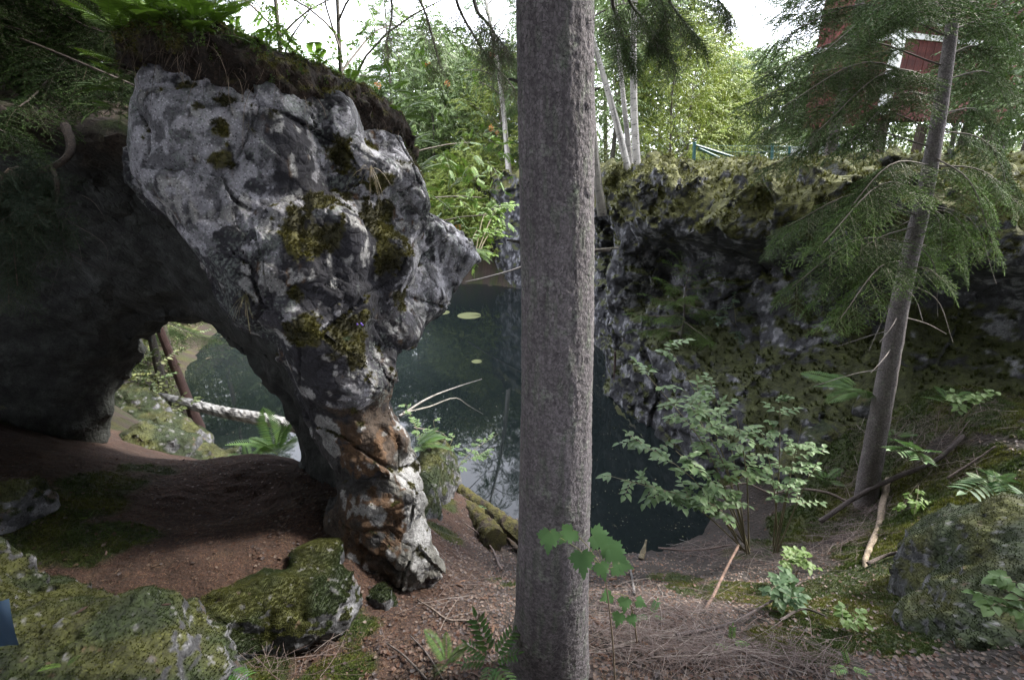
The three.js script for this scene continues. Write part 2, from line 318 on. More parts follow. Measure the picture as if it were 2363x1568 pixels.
// where moss grows on the near ground: discs (place, radius, strength), the rest needle litter
const mossSpots = [[230, 1200, 2.7, 0.28, 1], [150, 1150, 3.0, 0.35, 0.9], [230, 1120, 3.4, 0.3, 0.9], [90, 1240, 2.6, 0.3, 0.7], [330, 1100, 3.8, 0.3, 0.6], [1560, 1300, 4.0, 0.25, 0.9], [1620, 1330, 3.5, 0.3, 0.8], [1700, 1340, 3.4, 0.4, 0.9], [1850, 1360, 3.0, 0.5, 0.8], [1950, 1430, 2.5, 0.45, 0.9], [2100, 1300, 3.1, 0.6, 0.9], [2250, 1180, 3.6, 0.8, 0.9], [2150, 1080, 4.3, 0.6, 0.9], [2000, 1480, 2.2, 0.3, 0.9], [2200, 1100, 4.0, 0.6, 1], [1000, 1130, 4.8, 0.28, 1], [985, 1060, 5.6, 0.35, 1], [1030, 1230, 3.9, 0.2, 0.9], [1150, 1200, 5.5, 0.3, 0.7], [620, 1540, 1.75, 0.3, 0.8], [760, 1500, 1.95, 0.25, 0.7], [1900, 1180, 4.9, 0.5, 0.9], [1800, 1480, 2.2, 0.3, 0.5], [2300, 950, 4.9, 0.5, 0.6], [1750, 1250, 4.7, 0.4, 0.5], [2000, 1050, 5.3, 0.5, 0.8], [2080, 950, 5.7, 0.5, 0.8], [1930, 1120, 5.3, 0.4, 0.8], [2150, 960, 5.3, 0.4, 0.7], [2250, 1320, 2.9, 0.5, 0.9], [2100, 1200, 3.7, 0.5, 0.8], [2050, 1380, 2.6, 0.4, 0.9], [2300, 1080, 3.9, 0.5, 0.9], [2200, 850, 5.8, 0.6, 0.8], [1950, 1350, 2.9, 0.4, 0.7], [2330, 820, 5.9, 0.7, 0.8], [1850, 1500, 2.1, 0.25, 0.7], [560, 1500, 2.0, 0.3, 0.8], [820, 1440, 2.3, 0.2, 0.6], [1180, 1330, 3.2, 0.25, 0.6]].map(([a, b, z, r, s]) => { const p = at(a, b, z); return [p.x, p.z, r, s]; });
function mossAt(x, z) {
  let m = 0; for (const s of mossSpots) { const d = Math.hypot(x - s[0], z - s[1]); if (d < s[2] * 1.5) m = Math.max(m, s[3] * (1 - sst(s[2] * 0.4, s[2] * 1.5, d))); }
  const zd = -z; if (zd > 6.5 || Math.abs(x) > 5) m = Math.max(m, 0.45);
  return sst(0.30, 0.46, m * 0.78 + (x > 1.4 && m > 0.15 ? 0.12 : 0) + 0.28 * fbm(x * 2.6, 5, z * 2.6, 4));
}
function groundColor(x, y, z) {
  const m = mossAt(x, z), a = fbm(x * 3, 9, z * 3, 4), b = fbm(x * 17, 2, z * 17, 3), zd = -z;
  const red = sst(0.2, -0.8, x) * (zd < 6 ? 1 : 0.3);
  let r = lerp(0.095, 0.165, red), g = lerp(0.076, 0.09, red), bl = lerp(0.064, 0.062, red);
  const k = 1 + 0.35 * a + 0.25 * b; r *= k; g *= k; bl *= k;
  const pale = sst(0.42, 0.6, fbm(x * 5, 30, z * 5, 3)); r = lerp(r, 0.24, pale * 0.5); g = lerp(g, 0.16, pale * 0.5); bl = lerp(bl, 0.10, pale * 0.5);
  const q = 1 + 0.5 * b + 0.25 * a, yel = sst(-0.3, 0.5, fbm(x * 1.7, 44, z * 1.7, 2));
  r = lerp(r, lerp(0.08, 0.15, yel) * q, m); g = lerp(g, lerp(0.115, 0.155, yel) * q, m); bl = lerp(bl, 0.025 * q, m);
  return [Math.max(r, 0.01), Math.max(g, 0.01), Math.max(bl, 0.008)];
}
(function ground() {
  const NX = 540, U0 = -0.52, NZ = 400, xs = [], zs = [];
  for (let i = 0; i <= NX; i++) { const u = i / NX * 2 - 1; xs.push(0.2 + 1.7 * Math.sinh(u * 4.9)); }
  for (let j = 0; j <= NZ; j++) { const u = lerp(U0, 1, j / NZ); zs.push(-(2.6 + 1.6 * Math.sinh(u * 4.9))); }
  const p = [], c = [], uv = [], idx = [];
  for (let j = 0; j <= NZ; j++) for (let i = 0; i <= NX; i++) {
    const x = xs[i], z = zs[j], y = groundH(x, z); p.push(x, y, z); uv.push(x, z); const q = groundColor(x, y, z); c.push(q[0], q[1], q[2]);
  }
  for (let j = 0; j < NZ; j++) for (let i = 0; i < NX; i++) { const a = j * (NX + 1) + i, b = a + 1, d = a + NX + 1; idx.push(a, b, d + 1, a, d + 1, d); }
  const g = new THREE.BufferGeometry();
  g.setAttribute('position', new THREE.Float32BufferAttribute(p, 3)); g.setAttribute('uv', new THREE.Float32BufferAttribute(uv, 2)); g.setAttribute('color', new THREE.Float32BufferAttribute(c, 3));
  g.setIndex(new THREE.Uint32BufferAttribute(idx, 1)); g.computeVertexNormals();
  structure('ground', g, M.ground, 'brown needle and leaf litter ground with moss patches sloping to the pond');
})();
(function water() {
  const s = new THREE.Shape(pond.map(([x, zd]) => { const cx = -2, cz = 12, k = 1.25; return new THREE.Vector2(cx + (x - cx) * k, cz + (zd - cz) * k); }));
  const g = new THREE.ShapeGeometry(s); g.rotateX(-Math.PI / 2);
  structure('water', g, new THREE.MeshPhysicalMaterial({ color: col(0.008, 0.011, 0.011), roughness: 0.025, ior: 1.33 }), 'still dark flooded quarry pond mirroring the trees');
})();
console.log('land');

// ------------------------------------------------------------------ rock colours
function mix3(a, b, t) { return [a[0] + (b[0] - a[0]) * t, a[1] + (b[1] - a[1]) * t, a[2] + (b[2] - a[2]) * t]; }
const MOSS = [0.13, 0.125, 0.022], MOSSD = [0.07, 0.065, 0.018];
// ------------------------------------------------------------------ the rock arch
const KX = 0.437, KY = 0.264, Z0 = 3.2;
const sh = ([px, py, zd]) => { const p = at(px, py, zd); return [p.x + KX * (zd - Z0), p.y + KY * (zd - Z0), zd]; };
const archOutline = [[330, 95, 3.2], [400, 110, 3.2], [470, 130, 3.25], [560, 165, 3.3], [640, 205, 3.4], [720, 225, 3.55], [800, 245, 3.7], [880, 285, 3.9], [920, 330, 4.0], [942, 400, 4.0], [960, 440, 4.0], [975, 500, 4.1], [1030, 528, 4.3], [1080, 560, 4.4], [1092, 600, 4.4], [1060, 660, 4.3], [1010, 722, 4.15], [960, 768, 4.0], [925, 805, 3.9], [912, 850, 3.8], [900, 905, 3.7], [928, 960, 3.6], [950, 1020, 3.5], [980, 1100, 3.4], [1000, 1180, 3.3], [1006, 1250, 3.15], [1038, 1320, 3.0], [1010, 1420, 2.95], [945, 1450, 2.9], [860, 1420, 2.9], [790, 1330, 2.95], [735, 1240, 3.05], [742, 1180, 3.15], [765, 1130, 3.2], [748, 1060, 3.2], [722, 1000, 3.2], [702, 930, 3.2], [672, 850, 3.2], [656, 805, 3.2], [640, 770, 3.15], [575, 765, 3.15], [542, 742, 3.15], [525, 690, 3.15], [500, 640, 3.15], [450, 580, 3.15], [400, 512, 3.15], [340, 462, 3.15], [302, 400, 3.15], [282, 330, 3.15], [298, 220, 3.15], [314, 140, 3.2]].map(sh);
const frontPts = [[330, 250, 2.98], [420, 300, 2.9], [600, 300, 2.95], [500, 500, 2.88], [650, 600, 2.82], [600, 720, 2.86], [750, 250, 3.2], [850, 400, 3.25], [780, 560, 2.95], [900, 600, 3.3], [940, 480, 3.55], [1000, 580, 3.85], [1060, 610, 4.1], [980, 700, 3.75], [900, 760, 3.35], [800, 720, 2.95], [720, 800, 2.82], [720, 890, 2.88], [820, 900, 3.0], [740, 990, 3.05], [830, 1010, 2.98], [900, 960, 3.2], [850, 1100, 2.95], [780, 1180, 2.98], [860, 1240, 2.84], [940, 1200, 2.88], [940, 1340, 2.72], [1000, 1320, 2.86], [960, 1060, 3.15], [990, 1180, 3.1], [830, 1320, 2.78], [600, 200, 3.12], [400, 130, 3.08], [880, 310, 3.7]].map(sh);
const archD = grid2((x, y) => polyD(archOutline, x, y), -4, 1, 0.5, 7, 0.02);
const archF = grid2((x, y) => { let s = 0, w = 0; for (const q of frontPts) { const d = (x - q[0]) ** 2 + (y - q[1]) ** 2, k = 1 / (d * d + 0.0006); s += k * q[2]; w += k; } return s / w; }, -4, 1, 0.5, 7, 0.02);
function archBase(x, y, z) {
  const zd = -z, qx = x + KX * (zd - Z0), qy = y + KY * (zd - Z0), d2 = archD(qx, qy), a = Math.max(0, -d2), r = 0.22;
  let zf = archF(qx, qy); if (a < r) zf += (r - Math.sqrt(r * r - (r - a) * (r - a))) * 1.1;
  const zb = zf + 0.35 + 1.1 * sst(0.0, 0.7, a) + 0.5 * sst(3.4, 4.6, y);
  return smax(smax(d2, zf - zd, 0.10), (zd - zb) * 0.8, 0.25);
}
function rockNoise(x, y, z, k1 = 1) {
  let w = 0.12 * N3b(x * 1.3, y * 1.3, z * 1.3);
  const X = x + w, Y = y * 0.85 + 0.25 * x, Zz = z;
  let d = -0.20 * blocky(X, Y, Zz, 0.85, 11) - 0.11 * blocky(X + 3, Y, Zz, 0.33, 12) - 0.04 * blocky(X, Y + 5, Zz, 0.12, 13) - 0.012 * blocky(X, Y, Zz + 2, 0.05, 16);
  let f = facet(X, Y, Zz, 0.6, 19); d += 0.05 * f.off + 0.05 * Math.max(0, 0.03 - f.crack) / 0.03;
  f = facet(X * 0.8 + 3, Y, Zz, 0.26, 15); d += 0.022 * f.off + 0.015 * Math.max(0, 0.05 - f.crack) / 0.05;
  d += 0.004 * fbm(x * 22, y * 22, z * 22, 2);
  return d * k1;
}
// stains and coats as they lie on the rock: place, radius, kind
const coats = [
  ['pale', 400, 240, 2.95, 0.42, 0.42], ['pale', 560, 270, 2.95, 0.30, 0.30], ['pale', 340, 340, 3.0, 0.26, 0.28], ['pale', 440, 470, 2.9, 0.24, 0.24], ['pale', 545, 468, 2.88, 0.07, 0.3], ['pale', 605, 330, 2.95, 0.16, 0.3], ['pale', 730, 310, 3.15, 0.10, 0.22], ['pale', 745, 390, 3.1, 0.12, 0.2], ['pale', 775, 470, 3.0, 0.12, 0.25], ['pale', 668, 470, 2.9, 0.07, 0.3], ['pale', 835, 310, 3.4, 0.18, 0.28], ['pale', 600, 510, 2.86, 0.20, -0.02], ['pale', 690, 600, 2.84, 0.2, -0.05], ['pale', 720, 720, 2.85, 0.2, 0.0], ['pale', 775, 720, 2.9, 0.05, 0.5], ['pale', 840, 740, 3.05, 0.05, 0.5], ['pale', 800, 895, 2.98, 0.16, 0.18], ['pale', 810, 830, 2.98, 0.12, 0.2], ['pale', 900, 470, 3.4, 0.25, 0.05], ['pale', 1050, 600, 4.1, 0.35, 0.22], ['pale', 1075, 585, 4.2, 0.12, 0.3], ['pale', 960, 620, 3.7, 0.3, 0.1], ['pale', 920, 390, 3.7, 0.2, 0.15],
  ['moss', 725, 540, 2.95, 0.16, 0.3], ['moss', 735, 460, 3.0, 0.10, 0.3], ['moss', 890, 500, 3.35, 0.14, 0.4], ['moss', 905, 580, 3.4, 0.13, 0.35], ['moss', 870, 430, 3.3, 0.12, 0.25], ['moss', 500, 290, 2.95, 0.06, 0.3], ['moss', 505, 210, 2.98, 0.06, 0.3], ['moss', 500, 370, 2.93, 0.06, 0.3], ['moss', 700, 765, 2.85, 0.12, 0.25], ['moss', 830, 785, 3.0, 0.15, 0.5], ['moss', 890, 720, 3.25, 0.10, 0.3], ['moss', 800, 950, 3.0, 0.06, 0.3], ['moss', 620, 430, 2.9, 0.05, 0.3], ['moss', 790, 390, 3.2, 0.16, 0.2], ['moss', 950, 400, 3.9, 0.18, 0.35], ['moss', 690, 680, 2.9, 0.09, 0.2], ['moss', 930, 690, 3.5, 0.10, 0.2], ['moss', 610, 260, 2.98, 0.04, 0.3], ['moss', 780, 350, 3.25, 0.12, 0.25], ['moss', 850, 330, 3.45, 0.07, 0.2],
  ['dark', 672, 310, 3.02, 0.11, 0.4], ['dark', 680, 390, 3.0, 0.11, 0.4], ['dark', 800, 640, 2.95, 0.3, 0.35], ['dark', 740, 690, 2.88, 0.14, 0.3], ['dark', 720, 850, 2.85, 0.22, 0.5], ['dark', 790, 560, 2.95, 0.2, 0.25], ['dark', 850, 640, 3.1, 0.25, 0.3], ['dark', 840, 1090, 2.95, 0.09, 0.4], ['dark', 780, 1040, 3.0, 0.1, 0.3],
  ['rust', 790, 1010, 2.98, 0.16, 0.45], ['rust', 830, 1080, 2.95, 0.16, 0.35], ['rust', 890, 1030, 3.05, 0.14, 0.4], ['rust', 880, 1200, 2.88, 0.22, 0.45], ['rust', 930, 1250, 2.84, 0.16, 0.3], ['rust', 830, 1270, 2.82, 0.22, 0.2], ['rust', 900, 1320, 2.76, 0.2, 0.1], ['rust', 1010, 1260, 3.0, 0.05, 0.3], ['brown', 780, 1250, 2.86, 0.25, 0.3], ['brown', 850, 1330, 2.78, 0.2, 0.3], ['brown', 860, 1000, 3.0, 0.3, 0.3],
  ['white', 968, 1160, 3.05, 0.10, 0.45], ['white', 975, 1230, 2.98, 0.10, 0.4], ['white', 965, 1300, 2.85, 0.09, 0.3], ['white', 870, 1190, 2.9, 0.06, 0.25], ['white', 955, 1090, 3.15, 0.10, 0.25], ['white', 900, 1290, 2.78, 0.03, 0.3], ['plain', 990, 1300, 2.9, 0.22, 0.55], ['plain', 960, 1070, 3.2, 0.18, 0.5], ['plain', 990, 1180, 3.12, 0.16, 0.5], ['plain', 820, 900, 3.0, 0.15, 0.25], ['white', 743, 990, 3.05, 0.07, 0.9], ['white', 755, 1035, 3.05, 0.06, 0.8],
].map(([k, px, py, zd, r, s]) => ({ k, p: at(px, py, zd), r, s }));
const paleCoats = coats.filter((c) => c.k === 'pale');
function paleRelief(x, y, z) { let l = -0.22; for (const c of paleCoats) { const dx = x - c.p.x, dy = y - c.p.y, dz = z - c.p.z, d = Math.sqrt(dx * dx + dy * dy + dz * dz * 0.5) / c.r; if (d < 1.8) { const v = c.s * 1.2 + 0.25 - 0.5 * d * d; if (v > l) l = v; } } if (l < -0.2) return 0; return sst(-0.05, 0.05, l + 0.62 * fbm(x * 4.2, y * 4.2, z * 4.2, 5, 0.46)); }
function archColor(x, y, z, nx, ny, nz) {
  const a = fbm(x * 4.2, y * 4.2, z * 4.2, 5, 0.46), b = fbm(x * 23 + 9, y * 23, z * 23, 4, 0.6), e = fbm(x * 3 + 4, y * 3, z * 3, 3);
  facet(x + 0.1 * a, y, z, 0.3, 31); const tone = (FC.id & 255) / 255 - 0.5;
  const n = 0.85 * a + 0.08 * b + 0.34 * tone + 0.03;
  const lev = { pale: -0.34, moss: -0.3, dark: -0.3, rust: -0.35, white: -0.4, brown: -0.3, plain: -0.4 };
  for (const c of coats) { const dx = x - c.p.x, dy = y - c.p.y, dz = z - c.p.z, d = Math.sqrt(dx * dx + dy * dy + dz * dz * 0.5) / c.r; if (d < 1.8) { let v = c.s * 1.2 + 0.25 - 0.5 * d * d; if (c.k === 'pale') v += 0.10; if (v > lev[c.k]) lev[c.k] = v; } }
  let c = [0.065, 0.062, 0.072]; const k = 1 + 0.7 * b + 0.8 * tone + 0.3 * a; c = [c[0] * k, c[1] * k, c[2] * k];
  if (y < 3.0) c = mix3(c, [0.11 * k, 0.105 * k, 0.095 * k], 0.6);
  const put = (key, rgb, soft = 0.05, off = 0, nn = n) => { const t = sst(off - soft, off + soft, lev[key] + nn); if (t > 0) c = mix3(c, rgb, t); return t; };
  const kk = 1 + 0.25 * b + 0.15 * tone;
  put('plain', [0.25 * kk, 0.24 * kk, 0.21 * kk], 0.12);
  put('brown', [0.115 * kk, 0.08 * kk, 0.055 * kk], 0.15);
  const t = put('pale', [0.56 * kk, 0.545 * kk, 0.575 * kk], 0.03);
  if (t > 0) { const mo = sst(0.08, 0.14, fbm(x * 5.5 + 70, y * 5.5, z * 5.5, 5, 0.5)); c = mix3(c, [0.16 * kk, 0.158 * kk, 0.168 * kk], t * mo * 0.85); }
  // crusts of lichen, pale grey green, in small rosettes
  const lic = fbm(x * 33 + 50, y * 33, z * 33, 3, 0.7) + 0.6 * fbm(x * 2.6 + 20, y * 2.6, z * 2.6, 2); if (y > 3.2) { const q = sst(0.30, 0.38, lic) * 0.8; c = mix3(c, [0.30 * kk, 0.335 * kk, 0.30 * kk], q); }
  put('dark', [0.045 * kk, 0.043 * kk, 0.052 * kk], 0.07);
  put('rust', [0.155 * kk, 0.086 * kk, 0.042 * kk], 0.14, 0.44, n * 1.3 + 0.5 * N3(x * 13, y * 2, z * 13));
  put('white', [0.52 * kk, 0.51 * kk, 0.49 * kk], 0.06, 0, n + 0.25 * N3(x * 16, y * 2.5, z * 16));
  const gm = sst(0.25, 0.75, ny) * 0.35 + lev.moss;
  const tm = sst(-0.03, 0.05, gm + 0.5 * a + 0.25 * b + 0.3 * N3(x * 7 + 5, y * 1.8, z * 7) - 0.26); if (tm > 0) { const q = 1 + 0.6 * b, yl = sst(-0.2, 0.4, e); c = mix3(c, mix3([0.055 * q, 0.05 * q, 0.016 * q], [0.12 * q, 0.11 * q, 0.022 * q], yl), tm); }
  return [Math.max(c[0], 0.012), Math.max(c[1], 0.012), Math.max(c[2], 0.01)];
}
// the hill behind and left of the arch with the cave through it
const inPlane = (l, zd) => l.map(([px, py]) => { const p = at(px, py, zd); return [p.x, p.y]; });
const mouthN = inPlane([[-1500, 400], [-300, 380], [0, 345], [150, 325], [285, 320], [340, 450], [420, 510], [470, 580], [520, 640], [560, 740], [650, 790], [700, 900], [735, 1000], [765, 1060], [780, 1130], [760, 1300], [700, 1600], [-1500, 1600]], 3.2);
const mouthF = inPlane([[262, 1250], [276, 1000], [290, 855], [330, 785], [385, 760], [400, 738], [490, 733], [540, 748], [600, 800], [680, 900], [712, 1000], [745, 1060], [745, 1250]], 5.0);
const mN = grid2((x, y) => polyD(mouthN, x, y), -9, 1, -1, 7, 0.04), mF = grid2((x, y) => polyD(mouthF, x, y), -9, 1, -1, 7, 0.04);
function caveD(x, y, zd) { const t = sst(3.3, 4.95, zd); return lerp(mN(x, y), mF(x, y), Math.pow(t, 0.8)); }
function hillTop(x, zd) { return 5.05 + 0.30 * Math.max(0, zd - 3.4) - 0.012 * Math.max(0, zd - 3.4) ** 2 + 0.16 * clamp(-2.4 - x, 0, 6) - 0.55 * sst(-2.6, -1.2, x) - 0.8 * sst(5, 9, zd) * sst(-7.5, -5, x); }
function hillBase(x, y, z) {
  const zd = -z;
  const slab = smax(smax(3.35 - zd - 0.1 * clamp(-3 - x, 0, 4), zd - 5.0, 0.2), x + 1.05 + 0.35 * (zd - 3.3), 0.2);
  const left = smax(x + 0.94 * zd + 0.15 + 0.25 * Math.max(0, zd - 6), 3.2 - zd, 0.3);
  return smax(smax(smin(slab, left, 0.2), y - hillTop(x, zd), 0.15), -caveD(x, y, zd), 0.12);
}
function hillColor(x, y, z, nx, ny, nz) {
  const a = fbm(x * 5, y * 5, z * 5, 4), b = fbm(x * 19, y * 19, z * 19, 3), top = sst(0.35, 0.7, ny) * sst(-0.6, -0.2, y - hillTop(x, -z)), k = 1 + 0.5 * b + 0.3 * a;
  let c = [0.07 * k, 0.073 * k, 0.066 * k];
  const pl = sst(0.15, 0.25, a + 0.3 * b); c = mix3(c, [0.12 * k, 0.13 * k, 0.115 * k], pl * 0.5);
  const soil = sst(-0.35, -0.1, y - hillTop(x, -z) + 0.2 * a); c = mix3(c, [0.095 * k, 0.07 * k, 0.052 * k], Math.max(top, soil));
  c = mix3(c, [0.07 * k, 0.085 * k, 0.02 * k], top * sst(0, 0.3, a));
  return [Math.max(c[0], 0.012), Math.max(c[1], 0.012), Math.max(c[2], 0.01)];
}
const arch = thing('rock_arch', 'tall lichen crusted grey rock arch leaning over a narrow rust stained foot', 'rock arch');
const archGeo = netMesh((x, y, z) => archBase(x, y, z) + rockNoise(x, y, z) + 0.032 - 0.012 * paleRelief(x, y, z), archBase, [-2.75, 1.5, -5.3], [0.0, 5.85, -2.4], 0.0125, archColor, 0.18);
part(arch, 'rock_face', archGeo, M.rock);
const hillGeo = netMesh((x, y, z) => hillBase(x, y, z) + 0.9 * rockNoise(x, y, z) + 0.10 * fbm(x * 2.5, y * 2.5, z * 2.5, 4) + 0.035, hillBase, [-10, 0.6, -11], [-0.6, 7.2, -2.7], 0.055, hillColor, 0.2);
structure('hill', hillGeo, M.rock, 'dark rocky hillside with a low cave passage');
console.log('arch', archGeo.index.count / 3, hillGeo.index.count / 3);

// ------------------------------------------------------------------ the cliff across the pond
const cliffLine = [[-1.5, 24.5], [-0.4, 21.6], [0.75, 20.2], [1.5, 17], [2.75, 13], [2.25, 10.3], [2.65, 8.9], [3.5, 7.6], [4.3, 6.75], [5.3, 6.1], [6.4, 5.5], [7.6, 4.9], [9, 4.2], [11, 3.4]];
const cliffPoly = [...cliffLine, [30, 3], [30, 30], [-1.5, 30]];
const cliffPD = grid2((x, zd) => polyD(cliffPoly, x, zd), -4, 14, 2, 26, 0.05);
function cliffTop(x, zd) { const d = -cliffPD(x, zd); return 4.58 + 0.16 * sst(0.2, 2, d) + (0.10 + 0.3 * sst(2.2, 0.2, d)) * fbm(x * 0.9, 4, zd * 0.9, 3); }
function cliffBase(x, y, z) {
  const zd = -z, d = cliffPD(x, zd);
  // mossy brow, hollow beneath it, foot that comes forward again
  const hollow = 0.75 * sst(3.9, 3.2, y) * sst(1.2, 2.6, y) * sst(2.2, 3.2, x) * sst(7.5, 5.5, x);
  const foot = 0.5 * sst(2.2, 0.6, y) * sst(2.6, 3.6, x) + 0.9 * sst(3.3, 1.6, y) * sst(3.8, 5.2, x);
  return smax(d + hollow - foot - 0.12 * sst(3.4, 4.1, y), y - cliffTop(x, zd), 0.35);
}
function cliffNoise(x, y, z) {
  const w = 0.2 * N3b(x * 0.7, y * 0.7, z * 0.7);
  const br = 1 - 0.75 * sst(3.7, 4.3, y); let d = br * (-0.36 * blocky(x + w, y * 1.15, z, 1.3, 41) - 0.2 * blocky(x + w, y * 1.3 + 0.25 * x, z, 0.5, 42) - 0.09 * blocky(x, y * 1.3, z, 0.2, 43));
  let f = facet(x + w, y * 0.7, z, 0.9, 44); d += 0.16 * f.off + 0.06 * Math.max(0, 0.06 - f.crack) / 0.06;
  f = facet(x, y * 0.6, z, 0.32, 45); d += 0.06 * f.off;
  return d - 0.02 - 0.34 * sst(3.4, 4.2, y) * (0.75 - Math.abs(N3(x * 1.1, y * 1.1, z * 1.1)) - 0.3 * Math.abs(N3b(x * 4, y * 4, z * 4))) + 0.012 * fbm(x * 12, y * 12, z * 12, 2);
}
function cliffMoss(x, y, z, ny) {
  const a = fbm(x * 1.6, y * 1.6, z * 1.6, 4), b = fbm(x * 9, y * 9, z * 9, 3);
  return sst(0.40, 0.58, 0.62 * sst(0.0, 0.75, ny) + 0.30 * sst(3.3, 4.3, y) + 0.40 * a + 0.25 * b + 0.12 * sst(3, 1.5, y) * sst(4, 5, x) + 0.18);
}
function cliffColor(x, y, z, nx, ny, nz) {
  const a = fbm(x * 2.2, y * 2.2, z * 2.2, 4), b = fbm(x * 11, y * 11, z * 11, 4), st = fbm(x * 9, y * 1.3, z * 9, 3);
  facet(x, y, z, 0.4, 51); const tone = (FC.id & 255) / 255 - 0.5, k = 1 + 0.4 * b + 0.45 * tone + 0.3 * st;
  let c = [0.09 * k, 0.09 * k, 0.102 * k];
  c = mix3(c, [0.34 * k, 0.34 * k, 0.36 * k], 0.9 * sst(0.21, 0.25, a + 0.35 * b + 0.25 * st));
  c = mix3(c, [0.05 * k, 0.05 * k, 0.055 * k], 0.8 * sst(0.12, 0.2, -a - 0.3 * b));
  const m = cliffMoss(x, y, z, ny), q = 1 + 0.6 * b, yl = sst(2.6, 4.2, y) * (0.75 + 0.25 * a);
  c = mix3(c, mix3([0.075 * q, 0.085 * q, 0.02 * q], [0.165 * q, 0.16 * q, 0.04 * q], yl), m);
  return [Math.max(c[0], 0.012), Math.max(c[1], 0.012), Math.max(c[2], 0.01)];
}
const cliffGeo = netMesh((x, y, z) => cliffBase(x, y, z) + cliffNoise(x, y, z), cliffBase, [1.0, -0.7, -15], [10, 5.6, -4], 0.038, cliffColor, 0.38);
structure('cliff', cliffGeo, M.rock, 'steep grey quarry wall with a mossy overhanging brow');
const cliffFar = netMesh((x, y, z) => cliffBase(x, y, z) + cliffNoise(x, y, z), cliffBase, [-3, -0.7, -25], [6, 5.6, -14.95], 0.085, cliffColor, 0.4);
structure('cliff', cliffFar, M.rock, 'pale quarry wall at the far end of the pond');
console.log('cliff', cliffGeo.index.count / 3, cliffFar.index.count / 3);
// ------------------------------------------------------------------ plant material
let BARKH;
const barkTex = (() => {   // small loose scales, some lifted, some fallen
  const sc = (u, v, n, seed) => { const wu = u + 0.02 * (pf(u * 14, v * 14, 14, seed + 1, 3) - 0.5), wv = v + 0.026 * (pf(u * 14, v * 14, 14, seed + 9, 3) - 0.5); return pw(wu * n, wv * n, n, seed); };
  const hgt = BARKH = (u, v) => { const a = sc(u, v, 34, 70), b = sc(u, v, 60, 75), c = pf(u * 50, v * 50, 50, 79, 3); return [0.5 * a[2] + 0.25 * b[2] + 0.25 * c - 0.16 * clamp(1 - (a[1] - a[0]) * 9, 0, 1), a, b, c]; };
  return {
    map: tex(1024, (u, v) => { const [h, a, b, c] = hgt(u, v), lic = pf(u * 7, v * 7, 7, 90, 5), q = 0.60 + 0.34 * h + 0.22 * (c - 0.5) - 0.30 * clamp(1 - (a[1] - a[0]) * 10, 0, 1) * (a[2] > 0.4 ? 1 : 0.3), g = lic > 0.6 ? (lic - 0.6) * 2.0 * (b[2] > 0.5 ? 1 : 0.2) : 0; return [q + g * 0.25, q * 0.975 + g * 0.4, q * 0.97 + g * 0.22]; }, true, 1 / 0.42),
    bump: tex(1024, (u, v) => g3(hgt(u, v)[0] + 0.1), false, 1 / 0.42),
  };
})();
M.bark = std({ vertexColors: true, map: barkTex.map, bumpMap: barkTex.bump, bumpScale: 0.013, roughness: 0.92 });
const birchTex = tex(512, (u, v) => { const band = pn(u * 3, v * 40, 40, 101) * pn(u * 9, v * 80, 80, 104), d = band > 0.52 ? 0.28 : 1, s = 0.86 + 0.2 * (pf(u * 8, v * 8, 8, 103, 4) - 0.5); return [s * d, s * d * 0.985, s * d * 0.96]; }, true, 1 / 0.5);
M.birch = std({ vertexColors: true, map: birchTex, bumpMap: T_soilB, bumpScale: 0.004, roughness: 0.7 });
M.twig = std({ vertexColors: true, roughness: 0.95 });
M.needle = new THREE.MeshPhysicalMaterial({ vertexColors: true, roughness: 0.7, transmission: 0.22, thickness: 0, specularIntensity: 0.4, side: THREE.DoubleSide });
M.leaf = new THREE.MeshPhysicalMaterial({ vertexColors: true, roughness: 0.55, transmission: 0.42, thickness: 0, specularIntensity: 0.5, side: THREE.DoubleSide });
M.leafPlain = (c) => leafMat(c, 0.38);

